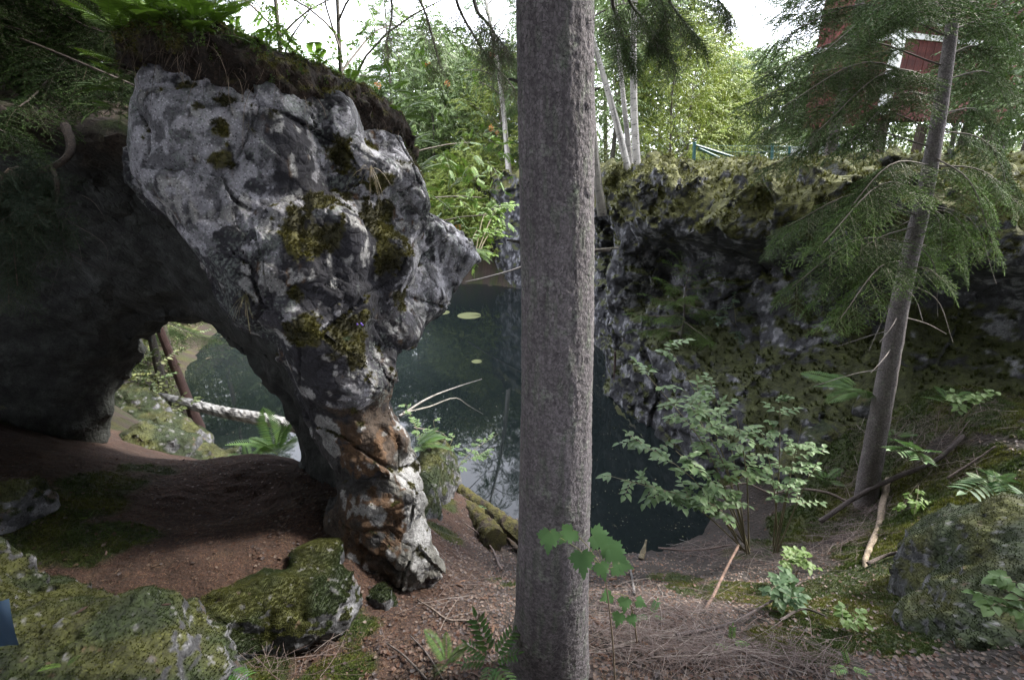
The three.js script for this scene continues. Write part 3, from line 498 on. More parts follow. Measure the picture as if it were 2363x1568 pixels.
// a spray of spruce: a twig along +x with side twigs, needles all round
function sprayGeo(seed, L, o = {}) {
  const r = lcg(seed), g = new GB(), nl = o.needle || 0.0165, dens = o.dens || 260, w = o.w || 0.0028, A = o.a || [0.036, 0.074, 0.022], B = o.b || [0.085, 0.15, 0.038], tw = o.twig || [0.10, 0.075, 0.055];
  const twig = (p0, dir, len, lev) => {
    const n = 5, pts = []; const sag = o.sag === undefined ? 0.25 : o.sag;
    for (let k = 0; k <= n; k++) { const t = k / n; pts.push(p0.clone().addScaledVector(dir, len * t).add(V(0, -sag * len * t * t * (lev ? 0.6 : 1), 0))); }
    const ra = 0.0028 * (lev ? 0.6 : 1) * (L / 0.4);
    g.tube(pts, (t) => ra * (1 - 0.7 * t), 3, () => tw, 0, false);
    const cnt = Math.round(len * dens * (o.bare || 1)), tip = r();
    for (let k = 0; k < cnt; k++) {
      const t = (k + r()) / cnt, i = Math.min(n - 1, Math.floor(t * n)), f = t * n - i, p = pts[i].clone().lerp(pts[i + 1], f), T = pts[i + 1].clone().sub(pts[i]).normalize();
      let d = rdir(r); d.y = d.y * 0.7 + 0.18; d.addScaledVector(T, -d.dot(T)).normalize(); d.multiplyScalar(0.8).addScaledVector(T, 0.75).normalize();
      const s = V().crossVectors(d, rdir(r)).normalize().multiplyScalar(w), l = nl * (0.75 + 0.5 * r()), q = clamp(0.25 + (t > 0.55 ? (t - 0.4) * 1.2 : 0) + 0.35 * (r() - 0.5), 0, 1), c = mix3(A, B, q);
      const a = g.v(p.x + s.x, p.y + s.y, p.z + s.z, 0, 0, c), b = g.v(p.x - s.x, p.y - s.y, p.z - s.z, 0, 0, c), e = g.v(p.x + d.x * l, p.y + d.y * l, p.z + d.z * l, 0, 0, c); g.t(a, b, e);
    }
    return pts;
  };
  const main = twig(V(0, 0, 0), V(1, 0, 0), L, 0), m = o.side || 7;
  for (let k = 0; k < m; k++) for (const s of [-1, 1]) {
    const t = (k + 0.6 + 0.3 * r()) / (m + 0.6), i = Math.min(4, Math.floor(t * 5)), p = main[i].clone().lerp(main[i + 1], t * 5 - i), a = 0.75 + 0.3 * r();
    twig(p, V(Math.cos(a), (r() - 0.6) * 0.3, s * Math.sin(a)).normalize(), L * (0.46 * (1 - t) + 0.10) * (0.8 + 0.4 * r()), 1);
  }
  return g.build();
}
const SPRAY = [sprayGeo(3, 0.42), sprayGeo(4, 0.42), sprayGeo(5, 0.42, { a: [0.045, 0.095, 0.022], b: [0.13, 0.22, 0.045] })];
const SPRAY_OLD = sprayGeo(8, 0.42, { bare: 0.35, a: [0.07, 0.075, 0.05], b: [0.10, 0.11, 0.07], twig: [0.13, 0.11, 0.09], sag: 0.5 });
const SPRAY_FAR = sprayGeo(9, 0.5, { dens: 90, needle: 0.032, w: 0.006, side: 6 });
const JUNIPER = sprayGeo(10, 0.3, { dens: 300, needle: 0.017, w: 0.0016, a: [0.035, 0.065, 0.04], b: [0.085, 0.125, 0.085], sag: 0.35 });

// one leaf into a builder: folded along its midrib, pointed
function leafInto(g, p, d, n, L, W, c, bend = 0.25, shape = [0.30, 0.5, 0.36]) {
  const s = V().crossVectors(n, d).normalize(), pt = (t, k, h) => { const q = p.clone().addScaledVector(d, L * t).addScaledVector(s, W * k).addScaledVector(n, h * W - bend * L * t * t); return g.v(q.x, q.y, q.z, t, k, c); };
  const b = pt(0, 0, 0), m1 = pt(0.35, 0, 0), m2 = pt(0.7, 0, 0), e = pt(1, 0, 0), l1 = pt(0.25, shape[1], 0.22), l2 = pt(0.62, shape[2], 0.16), r1 = pt(0.25, -shape[1], 0.22), r2 = pt(0.62, -shape[2], 0.16);
  g.t(b, m1, l1); g.q(m1, m2, l2, l1); g.t(m2, e, l2); g.t(b, r1, m1); g.q(r1, r2, m2, m1); g.t(r2, e, m2);
}
// a twig with leaves along +x
function leafTwig(seed, L, n, ll, lw, A, B, o = {}) {
  const r = lcg(seed), g = new GB(), pts = []; for (let k = 0; k <= 4; k++) pts.push(V(L * k / 4, -(o.sag || 0.15) * L * (k / 4) ** 2, 0.04 * L * Math.sin(k)));
  g.tube(pts, (t) => 0.0028 * (1 - 0.6 * t), 3, () => [0.09, 0.075, 0.05], 0, false);
  for (let k = 0; k < n; k++) {
    const t = 0.12 + 0.88 * k / (n - 1), i = Math.min(3, Math.floor(t * 4)), p = pts[i].clone().lerp(pts[i + 1], t * 4 - i), s = k % 2 ? 1 : -1, a = k === n - 1 ? 0.1 : 0.9 + 0.4 * (r() - 0.5);
    const d = V(Math.cos(a), -0.25 - 0.5 * r() * (o.hang || 1), s * Math.sin(a)).normalize(), nn = V((r() - 0.5) * 0.9, 1, (r() - 0.5) * 0.9).normalize(); nn.addScaledVector(d, -nn.dot(d)).normalize();
    p.addScaledVector(d, ll * 0.2); const q = 0.75 + 0.5 * r();
    leafInto(g, p, d, nn, ll * (0.8 + 0.4 * r()), lw, mix3(A, B, r()).map((x) => x * q), 0.2);
  }
  return g.build();
}
const TW_birch = [leafTwig(21, 0.34, 12, 0.055, 0.042, [0.085, 0.15, 0.03], [0.13, 0.20, 0.045]), leafTwig(22, 0.34, 12, 0.055, 0.042, [0.07, 0.13, 0.035], [0.11, 0.17, 0.05])];
const TW_far = [leafTwig(23, 0.5, 12, 0.10, 0.075, [0.11, 0.175, 0.065], [0.17, 0.235, 0.09]), leafTwig(24, 0.5, 12, 0.10, 0.075, [0.16, 0.23, 0.045], [0.25, 0.32, 0.07])];
const TW_aspen = [leafTwig(25, 0.3, 9, 0.05, 0.05, [0.10, 0.17, 0.035], [0.14, 0.21, 0.05])];
function rowanLeafInto(g, p, d, n, L, c, r) {   // pinnate leaf
  const s = V().crossVectors(n, d).normalize(), pts = []; for (let k = 0; k <= 3; k++) pts.push(p.clone().addScaledVector(d, L * k / 3).addScaledVector(n, -0.22 * L * (k / 3) ** 2));
  g.tube(pts, 0.0011, 3, () => [0.12, 0.14, 0.05], 0, false);
  for (let k = 0; k < 6; k++) { const t = 0.28 + 0.12 * k, i = Math.min(2, Math.floor(t * 3)), q = pts[i].clone().lerp(pts[i + 1], t * 3 - i); for (const e of [-1, 1]) { const dd = s.clone().multiplyScalar(e).addScaledVector(d, 0.55).addScaledVector(n, -0.15).normalize(); leafInto(g, q, dd, n, L * 0.32, L * 0.115, c.map((x) => x * (0.85 + 0.3 * r())), 0.12); } }
  leafInto(g, pts[3], d, n, L * 0.3, L * 0.115, c, 0.12);
}
function rowanTwig(seed, berries) {
  const r = lcg(seed), g = new GB(), pts = []; for (let k = 0; k <= 4; k++) pts.push(V(0.35 * k / 4, -0.03 * k * k / 4, 0));
  g.tube(pts, (t) => 0.004 * (1 - 0.6 * t), 4, () => [0.10, 0.09, 0.075], 0, false);
  for (let k = 0; k < 5; k++) { const p = pts[Math.min(4, k)], a = k * 2.4, d = V(0.6, 0.05 + 0.3 * Math.cos(a), Math.sin(a)).normalize(), n = V(0, 1, 0).addScaledVector(d, -d.y).normalize(); rowanLeafInto(g, p, d, n, 0.17, mix3([0.075, 0.15, 0.025], [0.13, 0.21, 0.03], r()), r); }
  if (berries) for (let k = 0; k < 26; k++) { const c = pts[4].clone().add(rdir(r).multiplyScalar(0.045 * Math.cbrt(r()))).add(V(0.02, -0.03, 0)), s = 0.0065, m = [0.55, 0.19, 0.03]; const v = [V(s, 0, 0), V(-s, 0, 0), V(0, s, 0), V(0, -s, 0), V(0, 0, s), V(0, 0, -s)].map((q) => g.v(c.x + q.x, c.y + q.y, c.z + q.z, 0, 0, m)); for (const [a, b, e] of [[0, 2, 4], [2, 1, 4], [1, 3, 4], [3, 0, 4], [2, 0, 5], [1, 2, 5], [3, 1, 5], [0, 3, 5]]) g.t(v[a], v[b], v[e]); }
  return g.build();
}
const TW_rowan = [rowanTwig(31), rowanTwig(32), rowanTwig(33, true)];
// fern frond along +x, arching; pinnae plain or cut again
function frondGeo(seed, L, o = {}) {
  const r = lcg(seed), g = new GB(), n = o.n || 22, pts = [], arch = o.arch === undefined ? 0.35 : o.arch; for (let k = 0; k <= 10; k++) { const t = k / 10; pts.push(V(L * t * (1 - 0.12 * t), L * (0.22 * t - arch * t * t), 0)); }
  g.tube(pts, (t) => 0.0018 * (1 - 0.7 * t), 3, () => [0.10, 0.13, 0.04], 0, false);
  const A = o.a || [0.10, 0.19, 0.02], B = o.b || [0.16, 0.27, 0.03], stalk = o.stalk || 0.18;
  for (let k = 0; k < n; k++) for (const s of [-1, 1]) {
    const t = stalk + (1 - stalk) * (k + 0.5 * (s > 0)) / n, i = Math.min(9, Math.floor(t * 10)), p = pts[i].clone().lerp(pts[i + 1], t * 10 - i), u = (t - stalk) / (1 - stalk), w = (o.wide || 0.2) * L * Math.pow(Math.sin(Math.PI * Math.min(1, 0.22 + 0.78 * u)), 0.8) * (0.9 + 0.2 * r());
    const d = V(0.42, -0.08, s).normalize(), nn = V(0, 1, 0).addScaledVector(d, -d.y).normalize(), c = mix3(A, B, r());
    if (!o.twice) leafInto(g, p, d, nn, w, L * 0.62 / n, c, 0.15, [0.3, 0.5, 0.40]);
    else { const m = 7; for (let e = 0; e < m; e++) for (const q of [-1, 1]) { const pp = p.clone().addScaledVector(d, w * (e + 0.3) / m), ax = V(1, 0, 0).multiplyScalar(q).addScaledVector(d, 0.6).normalize(); leafInto(g, pp, ax, nn, w * 0.3 * (1 - e / m) + 0.003, w * 0.10, c, 0.1); } }
  }
  return g.build();
}
const FROND = [frondGeo(41, 0.34), frondGeo(42, 0.34, { arch: 0.55 }), frondGeo(43, 0.34, { arch: 0.15, a: [0.12, 0.22, 0.02], b: [0.20, 0.31, 0.03] })];
const FROND_BIG = [frondGeo(44, 0.62, { n: 24, wide: 0.24, a: [0.06, 0.13, 0.03], b: [0.10, 0.18, 0.035] }), frondGeo(45, 0.62, { n: 24, wide: 0.24, arch: 0.6, a: [0.06, 0.13, 0.03], b: [0.10, 0.18, 0.035] })];
function fern(pos, n, size, label, group, o = {}) {
  const t = thing('fern', label, 'fern', group, pos), r = lcg((pos.x * 1000 + pos.z * 777) | 0);
  const set = o.set || FROND;
  for (let k = 0; k < n; k++) { const m = part(t, 'frond', set[k % set.length], M.leaf), a = o.az === undefined ? k / n * 6.28 + r() * 0.7 : o.az + (r() - 0.5) * (o.spread || 2.2); m.rotation.set((r() - 0.5) * 0.5, a, (o.tilt === undefined ? 0.5 : o.tilt) + (r() - 0.5) * 0.6, 'YXZ'); m.scale.setScalar(size * (0.75 + 0.5 * r())); }
  return t;
}
const bend = (p0, dir, len, o = {}) => { const pts = [], n = o.n || 7, side = o.wig || 0, r = o.r || R, a1 = r() * 6, a2 = r() * 6; for (let k = 0; k <= n; k++) { const t = k / n; pts.push(p0.clone().addScaledVector(dir, len * t).add(V(side * len * Math.sin(a1 + t * 4) * t, (o.lift || 0) * len * t - (o.sag || 0) * len * t * t + (o.up || 0) * len * t * t * t, side * len * Math.sin(a2 + t * 3.3) * t))); } return pts; };

const barkC = (base, v) => (t, a, x, y, z) => { const k = 1 + v * fbm(x * 6, y * 6, z * 6, 3); return [base[0] * k, base[1] * k, base[2] * k]; };
// a bough of spruce: wood plus its needles
function boughMats(p0, az, len, o, wood, mats, r, cr) {
  const dir = V(Math.cos(az), o.rise || 0, Math.sin(az)).normalize(), pts = bend(p0, dir, len, { n: 8, sag: o.sag === undefined ? 0.35 : o.sag, up: o.up === undefined ? 0.15 : o.up, wig: 0.04, r });
  wood.tube(pts, (t) => (o.thick || 0.012) * (len / 1.6) * (1 - 0.8 * t) + 0.002, 5, () => cr, 0.1, false);
  const step = o.step || 0.085, n = Math.max(4, Math.round(len / step)), sl = 0.42;
  for (let k = 0; k < n; k++) for (const s of [-1, 1]) {
    const t = lerp(o.bareIn === undefined ? 0.2 : o.bareIn, 1, (k + r()) / n), i = Math.min(7, Math.floor(t * 8)), p = pts[i].clone().lerp(pts[i + 1], t * 8 - i), T = pts[i + 1].clone().sub(pts[i]).normalize(), S = V().crossVectors(V(0, 1, 0), T).normalize().multiplyScalar(s);
    const d = S.multiplyScalar(0.75 + 0.3 * r()).addScaledVector(T, 0.55 + 0.5 * t).add(V(0, (o.hang || -0.25) - 0.3 * r(), 0)).normalize();
    mats.push(mat4(p, d, V(0, 1, 0), (o.size || 1) * (0.55 + 0.75 * Math.sin(Math.PI * Math.min(1, 0.25 + t * 0.75)) ** 0.7 * (0.6 + 0.6 * r())) * Math.min(1, len / 1.1) * (sl / 0.42), (r() - 0.5) * 0.9));
  }
  const e = pts[8], T = e.clone().sub(pts[7]); mats.push(mat4(e, T, V(0, 1, 0), 0.9 * (o.size || 1)));
  return pts;
}
function needleColors(r, n, lo = 0.75, hi = 1.25, yel = 0) { const a = []; for (let k = 0; k < n; k++) { const q = lo + (hi - lo) * r(); a.push(col(q * (1 + yel * r()), q, q * (1 - 0.2 * r()))); } return a; }
// spruce whose boughs are not told apart
function spruce(base, h, o) {
  const t = thing(o.name || 'spruce_tree', o.label, 'tree', o.group, base), r = lcg(o.seed || 1), g = new GB(), rad = o.rad || h * 0.011, lean = o.lean || V(0, 0, 0);
  const tr = []; for (let k = 0; k <= 14; k++) { const q = k / 14; tr.push(V(lean.x * q + 0.02 * Math.sin(q * 7), h * q, lean.z * q)); }
  g.tube(tr, (q) => rad * (1 - 0.93 * q) * (1 + 0.5 * Math.exp(-q * h * 3)) + 0.004, 12, barkC(o.bark || [0.17, 0.15, 0.14], 0.4), 0.08);
  part(t, 'trunk', g.build(), M.bark);
  const wood = new GB(), mats = [], from = o.from || 0.15; let y = h * from, a = r() * 6;
  while (y < h * 0.985) {
    const q = y / h, len = (o.len || 1.8) * Math.pow(1 - (q - from) / (1 - from), 0.75) * (0.75 + 0.4 * r()) + 0.15; a += 2.4;
    if (!o.skip || !o.skip(a % 6.283, y)) boughMats(V(lean.x * q, y, lean.z * q), a + (r() - 0.5) * 0.8, len, { sag: 0.5 - 0.5 * q, up: 0.25, rise: -0.1 + 0.4 * q, step: o.step || 0.12, size: o.size || 1, hang: o.hang, bareIn: o.bareIn }, wood, mats, r, [0.10, 0.08, 0.065]);
    y += (o.gap || 0.22) * (0.7 + 0.6 * r()) * (1 - 0.4 * q);
  }
  part(t, 'branches', wood.build(), M.twig);
  inst(t, 'crown', o.spray || SPRAY[0], M.needle, mats, needleColors(r, 40, o.lo || 0.7, o.hi || 1.2));
  return t;
}
// broadleaf tree: trunk, limbs, crown of leafy twigs hung round the limb ends
function broadleaf(base, o) {
  const t = thing(o.name || 'tree', o.label, 'tree', o.group, base), r = lcg(o.seed || 1), h = o.h, g = new GB(), rad = o.rad || h * 0.009, L = o.lean || V(0, 0, 0), tr = [];
  for (let k = 0; k <= 12; k++) { const q = k / 12; tr.push(V(L.x * q + 0.012 * h * Math.sin(q * 6 + (o.seed || 1)), h * q, L.z * q + 0.01 * h * Math.sin(q * 5 + 2))); }
  g.tube(tr, (q) => rad * (1 - 0.85 * q) * (1 + 0.35 * Math.exp(-q * h * 2.5)) + 0.004, o.sides || 9, o.barkF || barkC(o.bark || [0.20, 0.18, 0.15], 0.4), 0.08);
  part(t, 'trunk', g.build(), o.barkM || M.bark);
  const wood = new GB(), mats = [], from = o.from === undefined ? 0.3 : o.from, N = o.limbs || 22, W = o.wide || h * 0.22;
  for (let k = 0; k < N; k++) {
    const q = lerp(from, 0.97, (k + r()) / N), i = Math.min(11, Math.floor(q * 12)), p = tr[i].clone().lerp(tr[i + 1], q * 12 - i), az = k * 2.4 + r(), u = (q - from) / (1 - from), len = W * (0.35 + 0.65 * Math.sin(Math.PI * Math.min(1, 0.2 + 0.85 * u))) * (0.7 + 0.6 * r());
    const dir = V(Math.cos(az), 0.5 + 0.5 * r(), Math.sin(az)).normalize(), pts = bend(p, dir, len, { n: 6, sag: o.sag === undefined ? 0.3 : o.sag, wig: 0.08, r });
    wood.tube(pts, (s) => (0.3 * rad * (1 - q * 0.5)) * (1 - 0.85 * s) + 0.003, 5, () => o.limbC || [0.13, 0.11, 0.09], 0.1, false);
    const m = Math.round((o.twigs || 24) * (0.5 + len / W * 0.6));
    for (let e = 0; e < m; e++) {
      const s = 0.25 + 0.75 * Math.sqrt(r()), j = Math.min(5, Math.floor(s * 6)), b = pts[j].clone().lerp(pts[j + 1], Math.min(1, s * 6 - j)), off = rdir(r).multiplyScalar((o.puff || 0.35) * Math.cbrt(r()) * (0.6 + 0.5 * s)); off.y *= 0.75;
      const d = off.clone().normalize().multiplyScalar(0.7).addScaledVector(dir, 0.5).add(V(0, o.droop === undefined ? -0.35 : o.droop, 0)).add(rdir(r).multiplyScalar(0.4)).normalize();
      mats.push(mat4(b.add(off), d, V(0, 1, 0).add(rdir(r).multiplyScalar(0.5)), (o.size || 1) * (0.7 + 0.6 * r())));
    }
  }
  part(t, 'branches', wood.build(), M.twig);
  const cols = []; for (let k = 0; k < 50; k++) { const q = 0.75 + 0.5 * r(), y = (o.yellow || 0) * r(); cols.push(col(q * (1 + y), q * (1 + 0.2 * y), q * (1 - 0.25 * r()))); }
  inst(t, 'crown', o.twig || TW_far[0], M.leaf, mats, cols);
  if (o.berry) { const bm = mats.filter((_, k) => k % o.berry === 0); inst(t, 'berries', TW_rowan[2], M.leaf, bm, cols); }
  return t;
}
console.log('plants');
// ------------------------------------------------------------------ the big spruce in front
(function bigSpruce() {
  const zd = 1.78, rows = [[-60, 1280, 181], [0, 1281, 181], [200, 1283, 178], [400, 1284.5, 175], [650, 1286, 169], [870, 1285, 166], [1100, 1281, 165], [1250, 1278, 165], [1400, 1274, 167], [1480, 1270, 176], [1560, 1266, 192], [1660, 1262, 225]];
  const prof = rows.map(([py, cx, w]) => { const c = at(cx, py, zd), s = zd / (cp + (CY - py) / FOC * sp); return [c.y, c.x, w / 2 * s / FOC * 0.985]; }).reverse();
  const P = (y) => { if (y >= prof[prof.length - 1][0]) { const e = prof[prof.length - 1], k = (y - e[0]); return [e[1] - 0.004 * k, Math.max(0.012, e[2] * (1 - k / 15))]; } if (y <= prof[0][0]) return [prof[0][1], prof[0][2] * (1 + (prof[0][0] - y) * 1.2)]; let i = 0; while (prof[i + 1][0] < y) i++; const t = (y - prof[i][0]) / (prof[i + 1][0] - prof[i][0]); return [lerp(prof[i][1], prof[i + 1][1], t), lerp(prof[i][2], prof[i + 1][2], t)]; };
  const base = V(prof[0][1], 0, -zd), t = thing('spruce_tree', 'thick grey barked spruce trunk standing before the pond in the middle', 'tree', undefined, V(base.x, 2.2, -zd));
  const g = new GB(), NS = 200, ys = []; for (let y = 1.9; y < 5.6; y += 0.0068) ys.push(y); for (let y = 5.6; y < 20; y += 0.3) ys.push(y);
  const knots = [[1351, 61, 0.02], [1318, 140, 0.012], [1352, 174, 0.02], [1350, 245, 0.022], [1329, 247, 0.016], [1352, 432, 0.03], [1212, 428, 0.02], [1318, 486, 0.014], [1265, 664, 0.022], [1310, 660, 0.014], [1236, 806, 0.022], [1350, 808, 0.018], [1225, 860, 0.012], [1322, 865, 0.016], [1268, 968, 0.012], [1330, 950, 0.012], [1297, 1122, 0.02], [1195, 1022, 0.014], [1262, 1330, 0.014]].map(([px, py, r]) => { const s = at(px, py, zd), c = P(s.y), a = clamp((s.x - c[0]) / c[1], -0.97, 0.97); return [s.y, Math.asin(a), r]; });
  const Wv = (a, y) => { const root = Math.exp(-(y - 1.95) * 3.2); let d = 0.014 * root * 6 * (Math.cos(a * 5 + 1) * 0.5 + 0.5) * (0.5 + 0.5 * Math.cos(a + 1.9)) + 0.004 * fbm(Math.sin(a) * 2, y * 3, Math.cos(a) * 2, 3) + 0.0016 * fbm(Math.sin(a) * 9, y * 45, Math.cos(a) * 9, 2); for (const k of knots) { let da = a - k[0 + 1]; const dy = (y - k[0]), e = Math.hypot(da * 0.14, dy) / k[2]; if (e < 2) d += k[2] * 0.28 * Math.exp(-e * e) - k[2] * 0.12 * Math.exp(-((e - 1.1) ** 2) * 14) - k[2] * 0.25 * Math.exp(-e * e * 9); } return d; };
  ys.forEach((y) => { const [cx, r] = P(y); for (let s = 0; s <= NS; s++) { const a = s / NS * 2 * Math.PI - Math.PI, rad = r + Wv(s === NS ? -Math.PI : a, y) + (y < 5.6 ? 0.0036 * (BARKH(a * 0.15 / 0.42, y / 0.42)[0] - 0.3) : 0), k = 1 + 0.34 * fbm(Math.sin(a) * 3, y * 1.6, Math.cos(a) * 3, 4); const lic = sst(0.1, 0.4, fbm(Math.sin(a) * 3, y * 5, Math.cos(a) * 3 + 4, 4)) * 0.8; g.v(cx - base.x + rad * Math.sin(a), y - 2.2, rad * Math.cos(a), a * 0.15, y, [0.315 * k - 0.02 * lic, 0.297 * k + 0.02 * lic, 0.302 * k - 0.03 * lic]); } });
  for (let j = 0; j + 1 < ys.length; j++) for (let s = 0; s < NS; s++) { const a = j * (NS + 1) + s; g.q(a, a + 1, a + NS + 2, a + NS + 1); }
  part(t, 'trunk', g.build(), M.bark);
  // stubs of dead twigs
  for (const [px, py, l, s] of [[1196, 560, 0.05, -1], [1376, 578, 0.09, 1], [1196, 190, 0.03, -1], [1372, 210, 0.02, 1]]) { const p = at(px, py, zd), b = new GB(), q = P(p.y); b.tube([V(q[0] + s * q[1] * 0.9, p.y, -zd), V(q[0] + s * (q[1] + l), p.y + 0.01, -zd)].map((v) => v.sub(t.position)), (k) => 0.007 * (1 - 0.5 * k), 5, () => [0.12, 0.11, 0.09], 0.1); part(t, 'branch_stub', b.build(), M.wood); }
  // crown above the picture, its long lower boughs hang into it
  const r = lcg(91);
  let y = 5.9, a = 0.4;
  const wood = new GB(), mats = [];
  for (let y = 7.3, a = 0; y < 19.6; y += 0.17) { a += 2.4; const q = (y - 7) / 13; boughMats(V(P(y)[0] - base.x, y - 2.2, 0), a, 2.9 * Math.pow(1 - q, 0.8) + 0.2, { sag: 0.45 - 0.3 * q, up: 0.2, step: 0.15, size: 1.4 }, wood, mats, r, [0.1, 0.08, 0.065]); }
  part(t, 'branches', wood.build(), M.twig); inst(t, 'crown', SPRAY_FAR, M.needle, mats, needleColors(r, 40, 0.7, 1.1));
  // each long bough: where it leaves the trunk, where its tip hangs
  const long = [[7.4, [[1040, -60, 3.9], [1105, 100, 4.5], [1188, 205, 4.9]], 0.85], [7.3, [[1090, -40, 3.4], [1130, 60, 4.2], [1175, 120, 4.6]], 0.6], [7.8, [[940, -90, 4.2], [985, 40, 4.6], [1015, 150, 4.8]], 1], [7.6, [[880, -120, 4.6], [905, 20, 5.0], [890, 110, 5.2]], 1], [7.5, [[1440, -60, 3.5], [1490, 50, 4.4], [1560, 150, 4.9]], 0.35], [7.2, [[1410, -40, 3.2], [1430, 50, 4.2], [1455, 150, 4.7]], 0.25], [7.6, [[1530, -60, 3.9], [1570, 40, 4.5], [1620, 95, 4.8]], 0.4], [7.4, [[1500, -80, 3.6], [1530, 20, 4.2], [1520, 90, 4.5]], 0.25], [7.7, [[1580, -100, 4.2], [1650, -10, 4.6], [1690, 40, 4.9]], 0.4]];
  for (const [y0, way, old] of long) {
    const pts = curve([V(P(y0)[0] - base.x, y0 - 2.2, 0), ...way.map((q) => at(...q).sub(t.position))], 20), b = new GB(), ms = [], mo = [];
    b.tube(pts, (k) => 0.014 * (1 - 0.8 * k) + 0.003, 5, () => [0.085, 0.075, 0.065], 0.1, false);
    for (let k = 0; k < (old === 1 ? 34 : 60); k++) { const u = 0.42 + 0.58 * r(), i = Math.min(19, Math.floor(u * 20)), p = pts[i].clone().lerp(pts[i + 1], u * 20 - i), T = pts[i + 1].clone().sub(pts[i]).normalize(), S = V().crossVectors(V(0, 1, 0), T).normalize().multiplyScalar(k % 2 ? 1 : -1), d = S.multiplyScalar(0.35 + 0.5 * r()).addScaledVector(T, 0.35).add(V(0, -0.8 - 0.6 * r(), 0)).normalize(); (r() < old ? mo : ms).push(mat4(p, d, V(T.x, 0.5, T.z), 0.28 + 0.36 * r(), (r() - 0.5) * 2)); }
    const w = part(t, 'bough', b.build(), M.twig); if (ms.length) inst(w, 'needles', SPRAY[1], M.needle, ms, needleColors(r, 20, 0.65, 1.0)); if (mo.length) inst(w, 'dry_twigs', SPRAY_OLD, M.needle, mo, needleColors(r, 20, 0.6, 1.0));
  }
})();

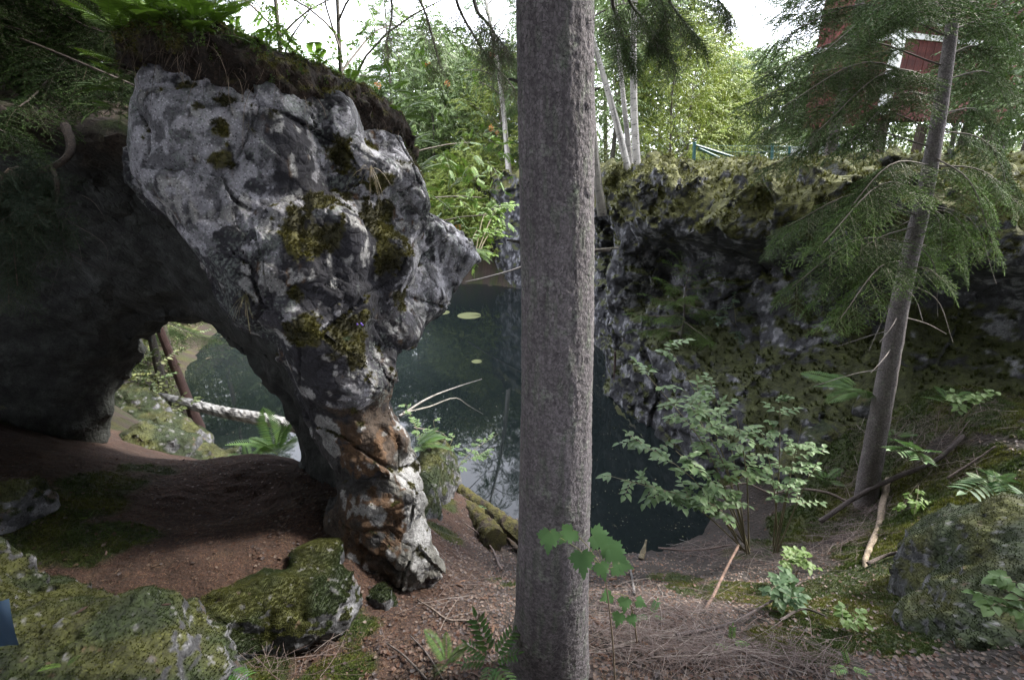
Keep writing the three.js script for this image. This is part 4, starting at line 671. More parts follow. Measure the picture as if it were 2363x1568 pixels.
// ------------------------------------------------------------------ the slender spruce on the right bank
(function rightSpruce() {
  const base = at(1997, 1168, 4.85); base.y -= 0.05;
  const t = thing('spruce_tree', 'slender spruce with drooping green boughs on the mossy slope before the cliff', 'tree', undefined, base), r = lcg(17);
  const key = [[1995, 1200, 4.85], [2003, 1120, 4.85], [2022, 1010, 4.87], [2042, 900, 4.9], [2063, 780, 4.92], [2087, 650, 4.95], [2118, 520, 5.0], [2148, 380, 5.02], [2172, 240, 5.05], [2192, 100, 5.1], [2210, -40, 5.15]].map((k) => at(...k).sub(base)); key.push(V(key[10].x - 0.1, 9.5, key[10].z - 0.1), V(key[10].x - 0.15, 12.5, key[10].z - 0.1));
  const pts = curve(key, 110), g = new GB();
  g.tube(pts, (q) => 0.122 * (1 - 0.78 * q) * (1 + 0.5 * Math.exp(-q * 60)), 26, (q, a, x, y, z) => { const k = 1 + 0.3 * fbm(x * 7, y * 7, z * 7, 3); return [0.25 * k, 0.23 * k, 0.225 * k]; }, 0.05);
  part(t, 'trunk', g.build(), M.bark);
  const on = (y) => { let i = 0; while (i < pts.length - 2 && pts[i + 1].y < y) i++; return pts[i].clone().lerp(pts[i + 1], clamp((y - pts[i].y) / (pts[i + 1].y - pts[i].y), 0, 1)); };
  // boughs: start row on the trunk, tip
  const bs = [[600, [1940, 735, 4.2], 2], [560, [1830, 660, 4.5], 0], [520, [1890, 690, 4.6], 1], [500, [1820, 520, 4.6], 0], [450, [1900, 560, 4.0], 2], [430, [1795, 560, 5.2], 1], [380, [1930, 520, 4.2], 1], [340, [1780, 380, 5.0], 0], [300, [1760, 300, 5.2], 0], [240, [1730, 235, 5.0], 0], [150, [1760, 170, 5.3], 0], [80, [1790, 90, 5.0], 0], [-20, [1820, 20, 5.2], 0], [620, [2170, 640, 4.6], 2], [580, [2150, 600, 5.4], 2], [480, [2240, 545, 4.5], 2], [470, [2210, 620, 5.4], 1], [380, [2350, 470, 4.8], 2], [360, [2290, 560, 4.2], 2], [300, [2330, 420, 5.2], 1], [260, [2300, 360, 5.8], 1], [180, [2330, 250, 5.6], 0], [120, [2280, 190, 5.8], 0], [60, [2340, 120, 5.6], 0], [0, [2290, 60, 5.4], 0], [190, [1890, 300, 4.3], 0], [40, [1900, 120, 4.5], 1], [210, [1800, 250, 4.5], 1], [230, [1960, 330, 4.4], 1], [500, [2010, 600, 5.6], 1]];
  for (const [py, tip, kind] of bs) {
    const p0 = on(at(2120, py, 5).y - base.y), e = at(...tip).sub(base), L = p0.distanceTo(e), mid = p0.clone().lerp(e, 0.55).add(V(0, 0.16 * L, 0)), pt = curve([p0, mid, e], 10), b = new GB(), ms = [], tt = at(...tip);
    b.tube(pt, (k) => 0.007 * (1 - 0.8 * k) + 0.0018, 5, () => [0.09, 0.076, 0.062], 0.1, false);
    const n = Math.round(L * 20);
    for (let k = 0; k < n; k++) { const u = 0.2 + 0.8 * (k + r()) / n, i = Math.min(9, Math.floor(u * 10)), p = pt[i].clone().lerp(pt[i + 1], Math.min(1, u * 10 - i)), T = pt[i + 1].clone().sub(pt[i]).normalize(), S = V().crossVectors(V(0, 1, 0), T).normalize().multiplyScalar(k % 2 ? 1 : -1), d = S.multiplyScalar(0.65 + 0.4 * r()).addScaledVector(T, 0.7).add(V(0, -0.3 - 0.45 * r(), 0)).normalize(); ms.push(mat4(p, d, V(0, 1, 0), (0.6 + 0.6 * r()) * (1.15 - 0.4 * u), (r() - 0.5) * 0.9)); }
    ms.push(mat4(pt[10], pt[10].clone().sub(pt[9]), V(0, 1, 0), 0.6));
    const w = part(t, 'bough', b.build(), M.twig); inst(w, 'needles', SPRAY[kind], M.needle, ms, needleColors(r, 24, 0.75, 1.2));
  }
  // dead pale twigs low on the trunk
  const dead = [[645, [2005, 810, 4.5], 1], [655, [2200, 790, 4.6], 1], [660, [2130, 740, 4.4], 0], [730, [2185, 770, 4.9], 0], [730, [2030, 790, 4.5], 0], [800, [2010, 860, 4.55], 0], [560, [2165, 730, 4.7], 1], [470, [2300, 655, 4.8], 1], [480, [2175, 600, 4.6], 1], [850, [1880, 890, 4.6], 0], [760, [1930, 800, 5.0], 0]];
  for (const [py, tip, cv] of dead) { const p0 = on(at(2080, py, 4.9).y - base.y), e = at(...tip).sub(base), L = p0.distanceTo(e), mid = p0.clone().lerp(e, 0.5).add(V(0, (cv ? 0.22 : 0.05) * L, 0.03)), b = new GB(); b.tube(curve([p0, mid, e], 10), (k) => 0.0065 * (1 - 0.6 * k), 5, () => [0.34, 0.30, 0.27], 0.2); part(t, 'dead_twig', b.build(), M.wood); }
  // upper crown, over the picture
  const wood = new GB(), mats = []; let a = 0; for (let y = 5.2; y < 12.3; y += 0.2) { a += 2.4; boughMats(on(y), a, 1.7 * (1 - (y - 5) / 8) + 0.3, { step: 0.13, sag: 0.3 }, wood, mats, r, [0.12, 0.1, 0.08]); }
  part(t, 'branches', wood.build(), M.twig); inst(t, 'crown', SPRAY[0], M.needle, mats, needleColors(r, 40, 0.75, 1.15));
})();

// ------------------------------------------------------------------ spruces on the hill above the cave and round the camera
const onHill = (px, zd) => { const x = (px - CX) / FOC * zd / 1.05; return V(x, hillTop(x, zd) - 0.15, -zd); };
[[60, 5.6, 9, 'dark dense spruce on the hill over the cave, outermost at the picture edge', 2.0], [190, 6.6, 10, 'dark dense spruce standing behind the mossy bank over the cave', 2.2], [330, 7.6, 10, 'dark spruce just behind the fern topped rock', 2.0], [-150, 5.0, 9, 'dark spruce on the hill with low boughs beside the juniper', 2.2], [110, 8.6, 11, 'dark tall spruce deepest in the wood on the hill', 2.6], [-40, 4.5, 8, 'dark spruce whose low boughs brush the bank over the cave', 2.0], [240, 5.4, 9, 'dark spruce nearest to the fern topped rock', 1.7], [130, 5.0, 8, 'dark spruce on the bank midway over the cave', 1.7], [60, 4.1, 7, 'dark spruce nearest over the cave mouth', 1.5], [235, 4.4, 7, 'dark spruce right behind the hanging ferns', 1.3], [-90, 3.8, 7, 'dark spruce over the juniper', 1.6]].forEach(([px, zd, h, label, len], i) => spruce(onHill(px, zd), h, { label, group: 'spruces on the hill', seed: 60 + i, len, from: 0.03, gap: 0.17, step: 0.1, lo: 0.5, hi: 1.0 }));
[[-4.2, 1.6, 13, 'tall spruce behind the camera over the mossy boulders'], [3.8, 1.4, 14, 'tall spruce behind the camera over the brush'], [-6.4, -1.6, 12, 'tall spruce beside the camera over the needle slope'], [7.4, -1.8, 12, 'tall spruce on the upper bank beside the near boulder'], [0.3, 3.0, 14, 'tall spruce straight behind the camera'], [-2.2, 4.6, 15, 'tall spruce in the second row behind the camera'], [2.6, 5.0, 15, 'tall spruce in the second row beside the last'], [-7.2, 2.6, 14, 'tall spruce far over on the needle slope side'], [6.8, 3.4, 14, 'tall spruce far over on the brush side'], [-4.8, 6.4, 15, 'tall spruce in the third row behind the boulders'], [0.0, 7.6, 15, 'tall spruce in the third row behind the camera'], [5.0, 7.6, 15, 'tall spruce in the third row behind the brush'], [9.6, 0.2, 13, 'tall spruce above the end of the cliff'], [-9.6, -0.6, 13, 'tall spruce out on the hill shoulder'], [-2.3, 1.7, 13, 'spruce close behind the big boulder'], [2.3, 1.9, 13, 'spruce close behind the brush']].forEach(([x, z, h, label], i) => spruce(V(x, groundH(x, z) - 0.05, z), h, { label, group: 'spruces round the viewpoint', seed: 70 + i, len: 3.1, from: i > 13 ? 0.45 : i > 4 ? 0.12 : 0.26, gap: 0.22, step: 0.15, size: 1.5, spray: SPRAY_FAR }));
console.log('spruces');

// ------------------------------------------------------------------ birches on the cliff edge
const birchBark = (t, a, x, y, z) => { const k = 0.95 + 0.1 * N3(x * 5, y * 5, z * 5), low = sst(0.9, 0.1, y) * sst(-0.1, 0.4, N3(x * 9, y * 6, z * 9) + 0.3), up = sst(0.08, 0.3, fbm(x * 5 + 3, y * 11, z * 5, 3)); let c = [0.48 * k, 0.465 * k, 0.44 * k]; c = mix3(c, [0.07, 0.065, 0.06], Math.max(low * 0.8, up * 0.8)); return c; };
function birch(p0, p1, rad, label, seed, o = {}) {   // trunk from foot to a second point it passes
  const base = p0.clone(); base.y -= 0.15; const d = p1.clone().sub(p0), k = (o.h || 8) / Math.max(0.5, d.y);
  return broadleaf(base, { name: 'birch_tree', label, group: 'birches by the quarry', seed, h: o.h || 8, rad, lean: V(d.x * k, 0, d.z * k), barkM: M.birch, barkF: o.grey ? barkC([0.16, 0.15, 0.13], 0.4) : birchBark, from: o.from || 0.42, limbs: o.limbs || 26, twigs: o.twigs || 26, wide: o.wide || 1.7, puff: 0.4, twig: TW_birch[seed % 2], droop: -0.6, limbC: [0.12, 0.10, 0.09], sides: 10, size: 1.1 });
}
const cliffY = (x, zd) => cliffTop(x, zd) + 0.05;
const foot = (px, py, zd) => { const p = at(px, py, zd); return p; };
birch(foot(1459, 470, 10.9), at(1380, 110, 11.2), 0.075, 'white birch leaning out from the cliff edge beside the big trunk', 1, { h: 9, from: 0.5 });
birch(foot(1450, 440, 11.6), at(1436, 0, 11.8), 0.06, 'thin white birch upright between the leaning and the thick one', 2, { h: 9 });
birch(foot(1471, 440, 11.4), at(1479, 0, 11.4), 0.085, 'thickest white birch on the mossy cliff edge', 3, { h: 10, from: 0.4 });
birch(foot(1397, 480, 10.6), at(1374, 240, 10.7), 0.075, 'grey barked young birch half hidden by the big trunk', 4, { h: 7, grey: true, from: 0.5, twigs: 18 });
birch(foot(1190, 470, 21.5), at(1148, 190, 21.5), 0.13, 'white birch over the far wall, seen past the big trunk', 5, { h: 11, from: 0.35 });

// ------------------------------------------------------------------ rowan behind the arch
const rowanFoot = V(-1.75, groundH(-1.75, -5.6) - 0.1, -5.6);
broadleaf(rowanFoot, { name: 'rowan_tree', label: 'rowan with orange berries growing behind the arch over the pond', group: undefined, seed: 7, h: 6.6, rad: 0.06, lean: V(-0.1, 0, -0.6), from: 0.45, limbs: 17, twigs: 13, wide: 2.0, puff: 0.45, twig: TW_rowan[0], berry: 9, droop: -0.45, size: 0.85, bark: [0.15, 0.14, 0.12] });
broadleaf(V(-2.6, groundH(-2.6, -6.3) - 0.1, -6.3), { name: 'aspen_tree', label: 'young thin leaved aspen rising behind the fern topped rock', seed: 8, h: 8.2, rad: 0.06, lean: V(-0.2, 0, -0.4), from: 0.62, limbs: 14, twigs: 9, wide: 1.7, puff: 0.5, twig: TW_aspen[0], droop: -0.3, size: 0.9 });
console.log('birches');

// ------------------------------------------------------------------ the wood round the quarry
const far = [];
const row = (list, f) => list.forEach((q, i) => f(q, i));
const gy = (x, zd) => Math.max(groundH(x, -zd), pondD(x, zd) < 2.5 && x > 0.5 ? 4.5 : -9) - 0.15;
const kindName = { a: 'alder_tree', b: 'birch_tree', l: 'lime_green_tree', s: 'spruce_tree', p: 'pine_tree' };
const woods = [   // place in the photograph across, distance, height, kind, label
  [1010, 25, 7.5, 'a', 'grey green alder beyond the pond, just right of the arch'], [1090, 27, 7, 'a', 'grey green alder beyond the pond, behind the dead twigs'], [1160, 24, 6.5, 'l', 'bright young tree on the far bank beside the big trunk'], [950, 29, 8.5, 'p', 'tall pale pine far beyond the pond behind the rowan'], [1050, 33, 9, 'a', 'tall pale alder far beyond the pond'], [1130, 34, 8.5, 'b', 'pale birch deep in the wood beyond the pond'], [870, 32, 7, 'b', 'pale birch beyond the pond behind the arch top'], [1180, 29, 7.5, 'a', 'dense alder beyond the pond hidden partly by the big trunk'], [985, 38, 9, 'a', 'farthest pale tree over the pond'], [1110, 22.8, 4.2, 'l', 'low bright bush at the far end of the pond'], [1040, 23.5, 3.6, 'l', 'low bright bush beyond the tip of the arch'], [800, 36, 6, 'a', 'pale treetop showing over the ferns on the arch'], [700, 40, 6, 'b', 'far pale treetop over the middle of the arch'],
  [620, 24, 4.2, 'a', 'alder over the far water, behind the middle of the arch'], [520, 22, 6, 'a', 'alder on the bank beyond the pond seen low through the arch'], [420, 25, 10, 'b', 'birch on the bank beyond the pond behind the arch'], [730, 26, 4.6, 'a', 'alder beyond the pond behind the right part of the arch'], [300, 24, 11, 'a', 'alder far back on the low bank'], [840, 25, 5.5, 'a', 'alder beyond the pond under the arch crest'],
  [1400, 20, 10, 'a', 'leafy alder behind the leaning birch'], [1450, 24, 11, 'b', 'tall leafy birch behind the cliff edge birches'], [1520, 19, 5.2, 'l', 'bright yellow green bush behind the birches'], [1560, 23, 6.3, 'l', 'bright yellow green young tree beside the green fence'], [1600, 30, 6.5, 'a', 'pale leafy tree behind the fence post'], [1660, 33, 7, 'b', 'light green birch behind the green fence'], [1720, 30, 6.5, 'a', 'rounded light green tree behind the fence'], [1790, 33, 7, 'b', 'light green tree behind the fence near the red tower'], [1850, 27, 6.5, 'a', 'leafy tree between the fence and the red tower'], [1380, 28, 12, 'a', 'pale tall alder peeping past the big trunk'], [1500, 32, 12, 'b', 'tall pale birch far behind the cliff'], [1640, 24, 4.0, 'l', 'small bright bush behind the fence brace'],
  [2290, 12, 8, 'd', 'dark leafed tree by the picture edge behind the spruce boughs'], [2230, 17, 9, 'a', 'leafy tree behind the red tower'], [2350, 9, 6, 'd', 'dark leafed young tree on the brow of the cliff'], [2120, 22, 11, 'a', 'tree behind the red tower'], [1980, 20, 8, 'a', 'leafy tree beside the legs of the red tower'],
];
woods.forEach(([px, zd, h, kind, label], i) => {
  const x = (px - CX) / FOC * zd, base = V(x, gy(x, zd), -zd), o = { seed: 200 + i, h, label, group: 'trees round the quarry' };
  if (kind === 'a') broadleaf(base, { ...o, name: 'alder_tree', from: 0.16, limbs: 42, twigs: 46, wide: h * 0.26, puff: 0.8, twig: TW_far[0], size: 0.95, bark: [0.16, 0.15, 0.13] });
  if (kind === 'b') broadleaf(base, { ...o, name: 'birch_tree', from: 0.22, limbs: 42, twigs: 44, wide: h * 0.24, puff: 0.75, twig: TW_far[0], size: 0.85, barkM: M.birch, barkF: birchBark, yellow: 0.25 });
  if (kind === 'l') broadleaf(base, { ...o, name: 'young_tree', from: 0.04, limbs: 40, twigs: 46, wide: h * 0.4, puff: 0.5, twig: TW_far[1], size: 0.65, yellow: 0.2, sag: 0.15 });
  if (kind === 'd') broadleaf(base, { ...o, name: 'leafy_tree', from: 0.1, limbs: 36, twigs: 40, wide: h * 0.3, puff: 0.5, twig: TW_birch[1], size: 1.3, sag: 0.2 });
  if (kind === 'p') spruce(base, h, { ...o, name: 'pine_tree', from: 0.35, len: 2.2, gap: 0.3, step: 0.16, spray: SPRAY_FAR, size: 1.5, bark: [0.28, 0.17, 0.11] });
});
// spruces far and by the tower
[[1868, 12.5, 12, 'dark spruce trunk beside the red tower'], [2150, 14, 12, 'dark spruce in front of the red tower'], [930, 26, 10, 'far spruce beyond the pond near the arch'], [1215, 23, 9, 'dark spruce on the far bank behind the big trunk'], [2330, 20, 12, 'spruce at the back beyond the cliff by the picture edge']].forEach(([px, zd, h, label], i) => { const x = (px - CX) / FOC * zd; spruce(V(x, gy(x, zd), -zd), h, { label, group: 'spruces round the quarry', seed: 300 + i, len: 2.0, from: i < 2 ? 0.3 : 0.12, gap: 0.26, step: 0.15, spray: SPRAY_FAR, size: 1.1 }); });
// trees on the low bank seen through the arch
[[362, 9.3, 7, 'grey spruce trunk on the low bank, outermost through the arch'], [425, 8.6, 8, 'leaning red brown spruce trunk seen through the arch'], [395, 11, 7, 'spruce with green boughs on the bank beyond the arch'], [330, 10.5, 7, 'spruce close to the cave wall on the low bank'], [520, 18, 9, 'spruce on the bank beyond the pond, seen through the arch'], [300, 13, 9, 'spruce far back on the low bank']].forEach(([px, zd, h, label], i) => { const x = (px - CX) / FOC * zd / 0.93; spruce(V(x, groundH(x, -zd) - 0.1, -zd), h, { label, group: 'spruces on the low bank beyond the arch', seed: 320 + i, len: 1.5, from: [0.3, 0.35, 0.12, 0.15, 0.1, 0.1][i], gap: 0.3, step: 0.13, rad: 0.085, bark: i === 1 ? [0.17, 0.10, 0.085] : [0.17, 0.15, 0.13], lean: i === 1 ? V(-1.2, 0, 0) : undefined }); });
// low leafy growth under the far trees, nobody could count it
(function undergrowth() {
  const r = lcg(990), mats = [], cols = []; const put = (x, zd, hmax, s) => { const g = groundH(x, -zd); if (pondD(x, zd) < 0.3 || g < 0.1) return; const y = g + hmax * r() * r() + 0.1; mats.push(mat4(V(x, y, -zd), V(r() - 0.5, 0.5 * r(), r() - 0.5), V(0, 1, 0), s * (0.7 + 0.6 * r()))); const q = 0.7 + 0.5 * r(); cols.push(col(q * (1 + 0.3 * r()), q, q * (0.8 + 0.3 * r()))); };
  for (let k = 0; k < 26000; k++) { const zd = 23 + 22 * r(), x = -zd * 0.9 + zd * 1.9 * r(); if (x > 0.5 * zd && zd < 26) continue; if (fbm(x * 0.35, 1, zd * 0.35, 2) < -0.35) continue; put(x, zd, x > 1 ? 3.4 : 4.2, 1.1); }
  for (let k = 0; k < 5000; k++) put(-15 + 9.5 * r(), 7.5 + 15 * r(), 1.5, 0.7);
  const m = inst(scene, 'undergrowth', TW_far[0], M.leaf, mats, cols); m.userData.label = 'low leafy undergrowth beneath the trees beyond the pond'; m.userData.category = 'undergrowth';
})();
console.log('woods');
// ------------------------------------------------------------------ boulders
const bl = (l) => (x, y, z) => { let d = 9; for (const [cx, cy, cz, rx, ry, rz] of l) { const a = (x - cx) / rx, b = (y - cy) / ry, c = (z - cz) / rz, k = Math.sqrt(a * a + b * b + c * c); d = smin(d, (k - 1) * Math.min(rx, ry, rz), 0.12); } return d; };
function mossRock(ny, x, y, z, bias) { return sst(0.42, 0.56, 0.75 * sst(0.0, 0.7, ny) + 0.32 * fbm(x * 3.1, y * 3.1, z * 3.1, 4) + 0.12 * fbm(x * 15, y * 15, z * 15, 3) + bias); }
function boulderColor(bias, palette) {
  return (x, y, z, nx, ny, nz) => {
    const a = fbm(x * 5, y * 5, z * 5, 4), b = fbm(x * 24, y * 24, z * 24, 4), k = 1 + 0.5 * b + 0.3 * a; let c = palette[0].map((q) => q * k);
    c = mix3(c, palette[1].map((q) => q * k), sst(0.05, 0.2, a + 0.4 * b));
    const li = sst(0.52, 0.58, fbm(x * 11 + 7, y * 11, z * 11, 4) + 0.12 * ny); c = mix3(c, [0.30 * k, 0.29 * k, 0.29 * k], li * 0.8);
    const br = sst(0.25, 0.5, ny) * sst(0.1, 0.3, fbm(x * 4 + 30, y * 4, z * 4, 3)); c = mix3(c, [0.15 * k, 0.085 * k, 0.05 * k], br);
    const m = mossRock(ny, x, y, z, bias), q = 1 + 0.55 * b, yl = sst(-0.3, 0.45, fbm(x * 2 + 5, y * 2, z * 2, 2));
    c = mix3(c, mix3([0.035 * q, 0.052 * q, 0.012 * q], [0.092 * q, 0.096 * q, 0.02 * q], yl), m * (1 - li * 0.7));
    return c.map((v) => Math.max(v, 0.012));
  };
}
const GREY = [[0.10, 0.10, 0.105], [0.23, 0.23, 0.24]], DARK = [[0.085, 0.087, 0.092], [0.19, 0.19, 0.20]];
const tuftSources = [];
function boulder(l, cell, label, bias, palette, amp = 1, cfn) {
  const f = bl(l), lo = [0, 1, 2].map((i) => Math.min(...l.map((q) => q[i] - q[i + 3])) - 0.2), hi = [0, 1, 2].map((i) => Math.max(...l.map((q) => q[i] + q[i + 3])) + 0.2);
  const g = netMesh((x, y, z) => f(x, y, z) + amp * (0.16 * blocky(x, y, z, 0.5, 61) + 0.08 * blocky(x, y, z, 0.2, 62) + 0.02 * fbm(x * 9, y * 9, z * 9, 3)), f, lo, hi, cell, cfn || boulderColor(bias, palette), 0.14);
  tuftSources.push([g, bias]);
  return solo('boulder', g, M.rock, label, 'boulder');
}
boulder([[-2.35, 2.42, -1.45, 0.80, 0.52, 0.66], [-1.80, 2.36, -1.58, 0.46, 0.54, 0.50], [-3.1, 2.5, -1.7, 0.8, 0.5, 0.7], [-2.2, 2.4, -1.0, 0.8, 0.55, 0.5]], 0.014, 'big moss topped boulder in the near corner with a pale side', 0.08, GREY);
boulder([[-1.82, 2.12, -2.15, 0.34, 0.27, 0.26], [-1.48, 2.16, -2.30, 0.34, 0.28, 0.26], [-1.20, 2.14, -2.42, 0.24, 0.22, 0.24], [-1.36, 2.22, -2.74, 0.2, 0.18, 0.22]], 0.013, 'low moss covered boulder at the foot of the arch', 0.08, GREY);
boulder([[3.0, 1.95, -1.85, 0.80, 0.80, 0.85], [3.6, 2.0, -2.4, 0.9, 0.85, 0.9], [2.55, 1.7, -1.75, 0.4, 0.6, 0.5]], 0.02, 'dark mossy boulder in the near corner beyond the brush', 0.24, DARK);
boulder([[-5.7, 0.45, -7.0, 0.75, 0.7, 0.55], [-6.3, 0.7, -7.3, 0.6, 0.75, 0.6], [-5.1, 0.2, -6.8, 0.4, 0.55, 0.4]], 0.03, 'mossy rock with a pale face at the water, seen through the arch', 0.05, [[0.16, 0.16, 0.17], [0.34, 0.34, 0.36]]);
[[330, 1025, 5.6, 0.5, 0.35, 0.4, 'mossy rock just behind the cave wall on the low bank'], [430, 1062, 5.7, 0.45, 0.25, 0.4, 'low mossy rock behind the lip of the hollow'], [2130, 905, 5.5, 0.3, 0.14, 0.25, 'flat mossy stone on the leaf litter behind the slender spruce'], [2290, 865, 5.3, 0.35, 0.2, 0.3, 'mossy stone under the cliff by the picture edge'], [2230, 1005, 4.6, 0.22, 0.12, 0.2, 'small stone in the litter on the upper slope'], [2105, 1030, 4.9, 0.22, 0.14, 0.2, 'small mossy stone behind the long dark branch'], [1880, 1075, 5.9, 0.55, 0.55, 0.4, 'mossy rock behind the smaller shrub'], [1930, 1010, 6.1, 0.5, 0.6, 0.4, 'mossy rock at the cliff foot behind the slender spruce'], [1900, 1170, 5.0, 0.28, 0.2, 0.25, 'round moss cushion rock left of the slender spruce foot'], [2120, 1215, 3.9, 0.3, 0.2, 0.25, 'round moss cushion right of the pale root'], [2060, 930, 6.0, 0.5, 0.35, 0.4, 'mossy rock just behind the slender spruce stem']].forEach(([px, py, zd, a, b, c, label], i) => { const p = at(px, py, zd); boulder([[p.x, p.y - b * 0.35, p.z, a, b, c], [p.x + a * 0.5, p.y - b * 0.6, p.z - 0.1, a * 0.7, b * 0.7, c]], 0.035, label, 0.12, DARK, 1.1); });
boulder([[-3.55, 2.62, -2.75, 0.45, 0.2, 0.28]], 0.02, 'half sunk lichen spotted stone on the needle slope by the cave', 0.0, GREY);
boulder([[-0.92, 1.95, -2.6, 0.16, 0.14, 0.12]], 0.014, 'small mossy stone leaning on the arch foot', 0.1, GREY);
boulder([[0.35, 0.75, -4.4, 0.2, 0.16, 0.2]], 0.02, 'small moss cushion stone by the big trunk above the logs', 0.2, GREY, 0.6);
boulder([[-0.98, 0.85, -5.0, 0.30, 0.72, 0.55], [-1.0, 1.3, -4.3, 0.26, 0.5, 0.5], [-1.05, 0.7, -5.9, 0.32, 0.6, 0.5]], 0.025, 'mossy bank of rock between the arch foot and the logs', 0.18, GREY, 0.7);

// ------------------------------------------------------------------ turf on top of the arch
(function turf() {
  const line = [[318, 130, 3.12, 0.09], [345, 105, 3.12, 0.12], [400, 105, 3.12, 0.15], [460, 125, 3.14, 0.17], [520, 150, 3.18, 0.19], [580, 175, 3.25, 0.2], [640, 205, 3.3, 0.2], [700, 225, 3.4, 0.2], [760, 240, 3.55, 0.2], [820, 262, 3.7, 0.18], [870, 285, 3.85, 0.17], [912, 320, 4.0, 0.14], [940, 370, 4.05, 0.1], [955, 420, 4.05, 0.08]].map(([a, b, z, r]) => { const p = at(a, b, z); return [p.x, p.y, p.z, r]; });
  const l = []; line.forEach((q) => { q[3] *= 0.85; q[1] += 0.01; }); line.forEach(([x, y, z, r]) => { l.push([x, y, z, r * 1.1, r, r * 1.1]); l.push([x - 0.15, y + 0.02, z - 0.3, r * 1.5, r, r * 1.7]); });
  const f = bl(l);
  const g = netMesh((x, y, z) => f(x, y, z) + 0.05 * fbm(x * 7, y * 7, z * 7, 4) + 0.02 * Math.abs(N3(x * 25, y * 25, z * 25)), f, [-2.9, 4.4, -5.2], [-0.4, 6.1, -2.8], 0.02, (x, y, z, nx, ny) => {
    const a = fbm(x * 5, y * 5, z * 5, 4), b = fbm(x * 26, y * 26, z * 26, 3), q = 1 + 0.6 * b, left = sst(-1.5, -2.1, x);
    let c = mix3([0.075 * q, 0.05 * q, 0.034 * q], [0.13 * q, 0.085 * q, 0.06 * q], sst(0, 0.3, a)); const m = sst(0.15, 0.4, 0.35 * left + 0.45 * ny + 0.6 * a); c = mix3(c, mix3([0.085 * q, 0.085 * q, 0.018 * q], [0.18 * q, 0.165 * q, 0.03 * q], sst(-0.1, 0.3, b + a)), m); return c.map((v) => Math.max(v, 0.01));
  }, 0.1);
  part(arch, 'turf', g, M.ground); tuftSources.push([g, 0]);
  // roots and dry grass hanging over the edge
  const rg = new GB(), r = lcg(31);
  for (let k = 0; k < 420; k++) { const i = Math.floor(r() * (line.length - 1)), s = r(), p = V(lerp(line[i][0], line[i + 1][0], s), lerp(line[i][1], line[i + 1][1], s), lerp(line[i][2], line[i + 1][2], s)), rad = lerp(line[i][3], line[i + 1][3], s), up = r() * 1.9 - 0.5; p.add(V((r() - 0.5) * 0.1, Math.sin(up) * rad * 0.95, Math.cos(up) * rad * 1.02)); const L = 0.05 + 0.22 * r() * r(), tan = r() < 0.5; rg.tube(bend(p, V((r() - 0.4) * 0.9, 0.25 - 0.7 * r(), 0.55).normalize(), L, { n: 4, sag: 0.75, wig: 0.12, r }), (t) => 0.0022 * (1 - 0.7 * t), 3, () => tan ? [0.15, 0.11, 0.075] : [0.06, 0.04, 0.03], 0, false); }
  const rm = part(arch, 'hanging_roots', rg.build(), M.twig); rm.userData.kind = 'stuff';
  // small green herbs in the turf
  const hm = [], hr = lcg(402); for (let k = 0; k < 260; k++) { const i = Math.floor(hr() * (line.length - 1)), q = hr(), rad = lerp(line[i][3], line[i + 1][3], q), up = hr() * 2 - 0.3; hm.push(mat4(V(lerp(line[i][0], line[i + 1][0], q), lerp(line[i][1], line[i + 1][1], q) + Math.sin(up) * rad, lerp(line[i][2], line[i + 1][2], q) + Math.cos(up) * rad), V(hr() - 0.5, 0.3 + 0.5 * hr(), 0.6), V(0, 1, 0.3), 0.18 + 0.22 * hr(), hr() * 3)); }
  inst(arch, 'herbs', TW_aspen[0], M.leaf, hm, needleColors(hr, 20, 0.6, 1.1));
  // ferns
  const fr = lcg(77); let n = 0;
  const spots = []; for (let k = 0; k < 30; k++) { const u = k < 15 ? 0.1 + 3.6 * fr() : 12.6 * fr(), i = Math.min(12, Math.floor(u)), s = u - i; spots.push([V(lerp(line[i][0], line[i + 1][0], s), lerp(line[i][1], line[i + 1][1], s) + lerp(line[i][3], line[i + 1][3], s) * (k < 15 ? 0.3 : 0.95), lerp(line[i][2], line[i + 1][2], s) - 0.05 + (k < 15 ? 0.2 : 0.24) * fr()), k < 15]); }
  const ORD = ['first', 'second', 'third', 'fourth', 'fifth', 'sixth', 'seventh', 'eighth', 'ninth', 'tenth', 'eleventh', 'twelfth', 'thirteenth', 'fourteenth', 'fifteenth'], nth = [0, 0]; spots.sort((a, b) => a[0].x - b[0].x);
  for (const [p, big] of spots) fern(p, big ? 5 : 5, big ? 0.72 + 0.3 * fr() : 0.65 + 0.3 * fr(), big ? 'bright green fern on the highest turf of the arch, ' + ORD[nth[0]++] + ' from the cave side' : 'smaller fern along the turf crest of the arch, ' + ORD[nth[1]++] + ' from the cave side', big ? 'ferns on the top of the arch' : 'ferns along the arch crest', { tilt: 0.62 });
  [[300, 180, 3.1], [285, 215, 3.15], [275, 250, 3.2], [290, 150, 3.2]].forEach(([a, b, z], i) => fern(at(a, b, z), 4, 0.62, 'fern hanging from the dark side of the rock over the cave, ' + ['second', 'third', 'lowest', 'topmost'][i] + ' of four', 'ferns over the cave mouth', { az: 3.3, spread: 1.6, tilt: 0.1 }));
  [[895, 215, 4.05], [925, 275, 4.1], [945, 330, 4.1], [965, 395, 4.15], [935, 250, 4.2]].forEach(([a, b, z], i) => fern(at(a, b, z), 4, 0.8, 'fern arching out over the pond side of the arch, ' + ['topmost', 'third', 'fourth', 'lowest', 'second'][i] + ' of five', 'ferns on the pond side of the arch', { az: 0.2, spread: 1.8, tilt: 0.35 }));
  fern(at(1085, 575, 4.45), 5, 0.8, 'fern drooping behind the tip of the arch', undefined, { az: -0.2, spread: 1.6, tilt: -0.3 });
  fern(at(785, 262, 3.38), 1, 0.25, 'lone pale fern frond on the bare rock', undefined, { az: -1.2, spread: 0.2, tilt: -0.9 });
})();
